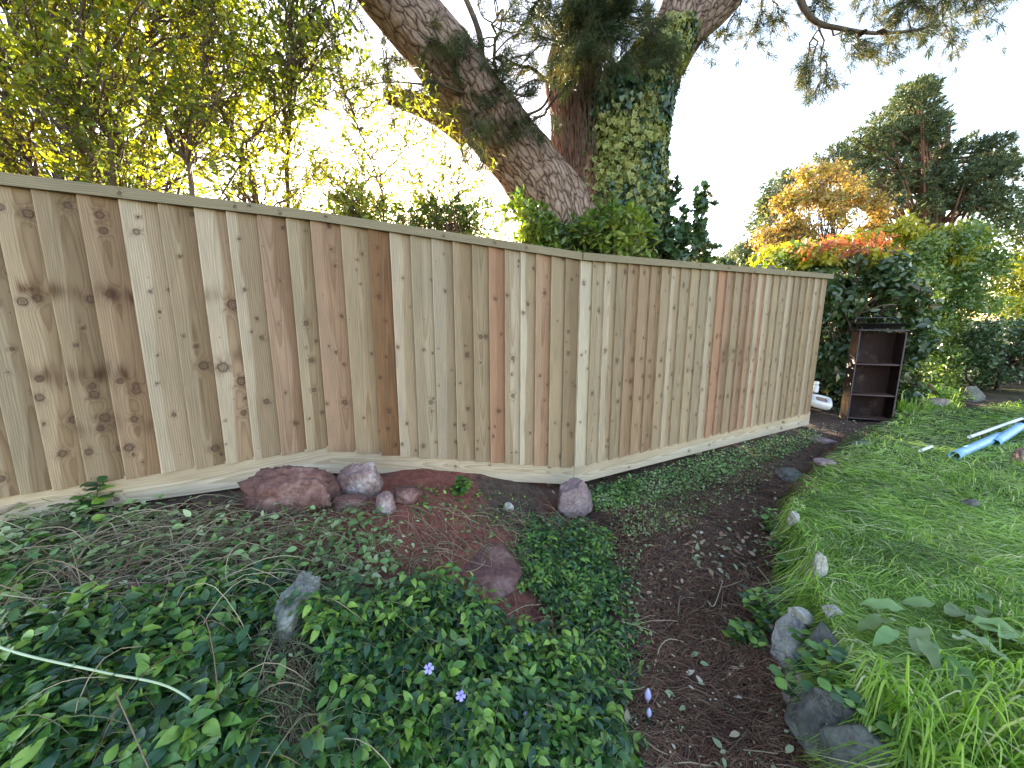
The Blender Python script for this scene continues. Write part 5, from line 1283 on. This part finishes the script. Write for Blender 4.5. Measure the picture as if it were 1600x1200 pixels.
# flowers
M_PET = plainmat("periwinkle_petal", (.38, .34, .80), .6, .1, 30); M_CROC = plainmat("crocus_petal", (.55, .52, .85), .5, .12, 30)
def petal_flower():
    g = Acc()
    for k in range(5):
        a = k * 2 * math.pi / 5; c, s = math.cos(a), math.sin(a)
        v = [(0.002, 0, 0), (.008, -.006, .006), (.017, -.008, .007), (.019, .004, .005), (.010, .006, .006)]
        V = A([(x * c - y * s, x * s + y * c, z) for x, y, z in v]); g.add(V, A([[0, 1, 2, 3]])); g.add(V, A([[0, 3, 4]]))
    V, q = tubes(A([[(0, 0, -.02), (0, 0, -.01), (0, 0, .001)]]), A([[.0012, .0014, .003]]), 6); g.add(V, q)
    V, q = tubes(A([[(.006, 0, -.09), (.003, 0, -.05), (0, 0, -.02)]]), A([[.0009, .0009, .001]]), 5); g.add(V, q)
    return g
fl0 = None
for x, y, dz, rt, lb in ((670, 1046, .10, (60, 20), "purple periwinkle flower nearest the pale boulder among the dark leaves"), (825, 1003, .08, (50, 60), "purple periwinkle flower farthest back, at the top edge of the leaf carpet"), (720, 1087, .10, (70, 0), "pale purple periwinkle flower in the middle of the leaf carpet"), (823, 1116, .09, (65, 30), "lowest periwinkle flower on the carpet, facing the camera"), (940, 1108, .06, (110, 40), "drooping periwinkle flower at the carpet's right edge beside the path")):
    p = at_G(x, y); 
    if fl0 is None: fl0 = petal_flower().build("periwinkle_flower", M_PET); o = fl0
    else: o = fl0.copy(); col.objects.link(o)
    d = norm(CAM - p); q = p + d * (dz / max(.3, d[2])); o.location = p + (q - p) * 1.35; o.scale = (.85,) * 3; o.rotation_euler = (R(rt[0]), 0, R(rt[1])); tag(o, lb, "flower", "periwinkle flowers in the leaf carpet")
def bud(px, py, lab, sc):
    V, q = lathe([(.0, -.03), (.002, -.03), (.003, 0), (.009, .012), (.011, .026), (.008, .042), (.002, .056), (0, .058)], 12)
    V = V * sc; p = at_G(px, py); o = mk("crocus_bud", V, q, M_CROC, smooth=True); o.location = p + A([0, 0, .03 * sc]); o.rotation_euler = (R(8), R(-4), 0); tag(o, lab, "flower", "pale crocus buds on the path")
bud(1011, 1108, "pale lilac closed crocus bud on the path, the taller and farther of the two", 1.15); bud(1013, 1130, "pale lilac crocus bud on the path, the nearer and smaller of the two", .85)

# leafy weeds with stems at the wall foot
def weed(px, py, lab, n, size, h, mat=M_VINCA, tpl=L_HI, spread=.1, group="leafy plants at the foot of the lawn wall"):
    p = at_G(px, py); root = thing("leafy_plant", lab, "plant", tuple(p), group); P = []; LP = []; LD = []; S_ = []
    for k in range(n):
        a = rng.uniform(0, 2 * math.pi); e = p + A([math.cos(a) * spread * rng.random(), math.sin(a) * spread * rng.random() - .02, h * rng.uniform(.4, 1.1)])
        c = curve(p[None], e[None], rng.normal(size=(1, 3)) * .015, 6)[0]; P.append(c)
        for j in range(2, 6):
            for s in (0, 1):
                an = a + j * 1.57 + s * math.pi; LP.append(c[j]); LD.append([math.cos(an), math.sin(an), .25]); S_.append(size * rng.uniform(.6, 1.15))
    V, q = tubes(A(P), np.full((len(P), 6), .0016), 4); child(mk("stem", V, q, M_TWIG), root)
    N = len(LP); V, Fc = scatter(tpl[0], tpl[1], A(LP), frames(A(LD), norm(A([0, 0, 1.]) + rng.normal(size=(N, 3)) * .3)), A(S_))
    child(mk("leaves", V, Fc, mat, smooth=True, attrs={"rnd": ('FACE', 'FLOAT', np.repeat(np.clip(.55 + rng.normal(size=N) * .25, 0, 1), len(tpl[1])))}), root)
weed(1192, 962, "bright green leafy plant against the wall, halfway along the path", 16, .05, .15, spread=.15)
weed(1158, 1000, "dark low leafy plant on the path just below the bright green one", 10, .05, .06, spread=.13)
weed(1205, 830, "dark leafy plant hanging over the lawn's edge where the path bends", 12, .05, .14, spread=.14)
weed(1222, 908, "small leafy sprig on the wall above the bright green plant", 5, .05, .16, spread=.06)
weed(1222, 870, "dark leafy plant on the shaded side of the lawn's edge above the wall", 9, .04, .12, spread=.12)
weed(1285, 1090, "round leaved green plant growing over the stone wall at lower right", 34, .05, .14, tpl=L_ROUND, spread=.2)
weed(1250, 1075, "upright leafy sprig in front of the wall's pale stones", 7, .05, .13, spread=.08)
weed(1300, 1040, "leafy tuft spilling over the top of the wall between its pale and grey stones", 14, .045, .10, tpl=L_ROUND, spread=.12)
weed(1335, 1110, "round leaved plant on the wall top above the big grey stone", 14, .045, .10, tpl=L_ROUND, spread=.16)
weed(718, 775, "dark green leafy seedling under the middle of the fence", 6, .06, .12, spread=.06, group="seedlings on the bank")
weed(150, 800, "leafy bramble shoot growing up against the fence's bottom board", 7, .07, .16, spread=.12, group="seedlings on the bank")
weed(1475, 628, "leafy green plant at the back of the lawn beside the stones", 18, .09, .2, spread=.3, group="plants at the back of the lawn")

# pulled broad leaves on the lawn
def docks():
    p0 = at_G(1440, 1005); root = thing("pulled_plant", "pulled broad leaved plant wilting on the lawn, pale undersides up", "plant", tuple(p0))
    tpl = leaf_tpl(9, .40, .30, .35, .45, .05)
    for (x, y, ang, s, rn) in ((1385, 1000, 185, .16, .7), (1410, 985, 150, .15, .5), (1425, 1030, 250, .14, .8), (1440, 1010, 210, .17, .9), (1470, 985, 10, .19, .8), (1500, 1000, 350, .20, .7), (1530, 1020, -20, .18, .6), (1480, 1030, -10, .13, .95), (1470, 1050, 250, .16, .3), (1540, 970, 60, .12, .2), (1510, 1005, -25, .22, .6), (1455, 970, 170, .12, .6), (1395, 1020, 200, .13, .4), (1490, 1015, 300, .15, .9), (1520, 990, 20, .15, .75), (1450, 1030, 230, .12, .65), (1405, 1005, 120, .11, .95), (1550, 1030, -10, .16, .5)):
        q = at_G(x, y); s *= 1.15; q[2] += .06 + rng.random() * .04; a = R(ang)
        V, Fc = scatter(tpl[0], tpl[1], q[None], frames(A([[math.cos(a), math.sin(a), .05]]), norm(A([[rng.normal() * .3, rng.normal() * .3, 1]]))), A([s * .82]))
        child(mk("leaf", V, Fc, M_WILT, smooth=True, attrs={"rnd": ('FACE', 'FLOAT', np.full(len(Fc), rn))}), root)
docks()

# ------------------------------------------------------------------ lawn of long flattened grass
def grass(name, lab, poly, n, l0, l1, w0, rise, seed, K=5, lawn_only=True, base=None, spread=.5):
    P = A(poly, float); p = sample_ground(n, poly)
    if lawn_only: p = p[((p[:, 0] - xwall(p[:, 1])) > -.01) ]
    p = p[fence_ok(p)]; N = len(p); dist = np.hypot(p[:, 0], p[:, 1])
    flow = 2.0 * fbm(p[:, 0] * 1.1, p[:, 1] * 1.1, 0, seed, 3) * math.pi * .5 + (-.35 if base is None else base) + np.where(rng.random(N) < .5, math.pi, 0) * (base is None)
    clump = fbm(p[:, 0] * 3.5, p[:, 1] * 3.5, 0, seed + 3, 2)
    a = flow + rng.normal(size=N) * spread + clump * 1.0
    L = rng.uniform(l0, l1, N) * (.8 + .4 * clump); up = np.abs(rng.normal(size=N)) * rise * (1 + 1.2 * np.maximum(clump, 0)) + .15 * rise
    t = np.linspace(0, 1, K)
    bend = rng.normal(size=N) * .6; ang = a[:, None] + bend[:, None] * t[None]
    sp_ = (.35 + .65 * t)[None]
    x = p[:, 0:1] + np.cumsum(np.cos(ang) * sp_, 1) * (L / K)[:, None]; y = p[:, 1:2] + np.cumsum(np.sin(ang) * sp_, 1) * (L / K)[:, None]
    hz = (L * up)[:, None] * (t[None] * 2.2 - t[None] ** 2 * 2.0) + .012 * rng.random(N)[:, None]
    z0 = G(x, y, False); z0 = np.maximum(z0, p[:, 2:3] - .12); z = np.maximum(p[:, 2:3] * (1 - t) + z0 * t, z0) + np.maximum(hz, .002 + .02 * rng.random(N)[:, None])
    C = np.stack([x, y, z], -1); T = norm(np.gradient(C, axis=1)); roll = rng.normal(size=N) * .5
    s = norm(np.cross(T, A([0, 0, 1.]))); s = norm(s + A([0, 0, 1.]) * roll[:, None, None] * .7)
    wd = (w0 * rng.uniform(.6, 1.3, N) * (1 + .16 * np.maximum(0, dist - 2)))[:, None] * (1 - t[None] ** 2.2 * .93) * .5
    V = np.stack([C - s * wd[..., None], C + s * wd[..., None]], 2).reshape(-1, 3)
    i = (np.arange(N) * K * 2)[:, None, None] + (np.arange(K - 1) * 2)[None, :, None] + A([0, 1, 3, 2])[None, None]
    rn = np.clip(.42 + .8 * fbm(p[:, 0] * 1.6, p[:, 1] * 1.6, 0, seed + 6, 4) + rng.normal(size=N) * .2, 0, 1); rn = np.where(rng.random(N) < .10, 1.0, rn * .88)
    return stuff(name, V, i.reshape(-1, 4), M_GRASS, np.repeat(rn, K - 1), lab, "grass")
LAWN = [(1240, 780), (1300, 720), (1385, 665), (1450, 640), (1660, 600), (1760, 600), (1760, 1330), (1420, 1330), (1330, 1120), (1275, 990), (1235, 880)]
grass("lawn_grass", "long bright green mown grass lying flattened on the raised lawn", LAWN, 62000, .12, .32, .0038, .11, 201, spread=.35)
grass("lawn_grass", "long pale flopped blades lying on top of the lawn", LAWN, 9000, .25, .42, .004, .09, 204, K=7, spread=.3)
grass("lawn_grass", "short green grass under the flattened blades of the lawn", LAWN, 22000, .04, .10, .004, .35, 207, K=4)
grass("grass_tussock", "coarse arching grass blades at the lower right corner", [(1350, 1060), (1700, 1000), (1760, 1330), (1380, 1330)], 2600, .2, .38, .007, .42, 213, K=8, base=2.6, spread=.6)
grass("grass_fringe", "grass fringe hanging over the lawn's edge onto the stones", [(1225, 780), (1262, 780), (1262, 900), (1320, 1010), (1350, 1100), (1330, 1100), (1260, 1000), (1225, 900)], 2000, .08, .16, .004, .3, 219, K=6, base=3.1)
grass("path_grass", "sparse short grass growing on the path beside the right-hand fence run", [(950, 800), (1150, 735), (1260, 690), (1150, 780), (1080, 830), (970, 850)], 900, .02, .06, .002, .4, 225, K=4, lawn_only=False)
grass("distant_grass", "rough grass in the gap behind the lawn below the hedge", [(1395, 600), (1500, 585), (1500, 640), (1400, 655)], 2500, .1, .2, .006, .6, 231, K=4, lawn_only=False)
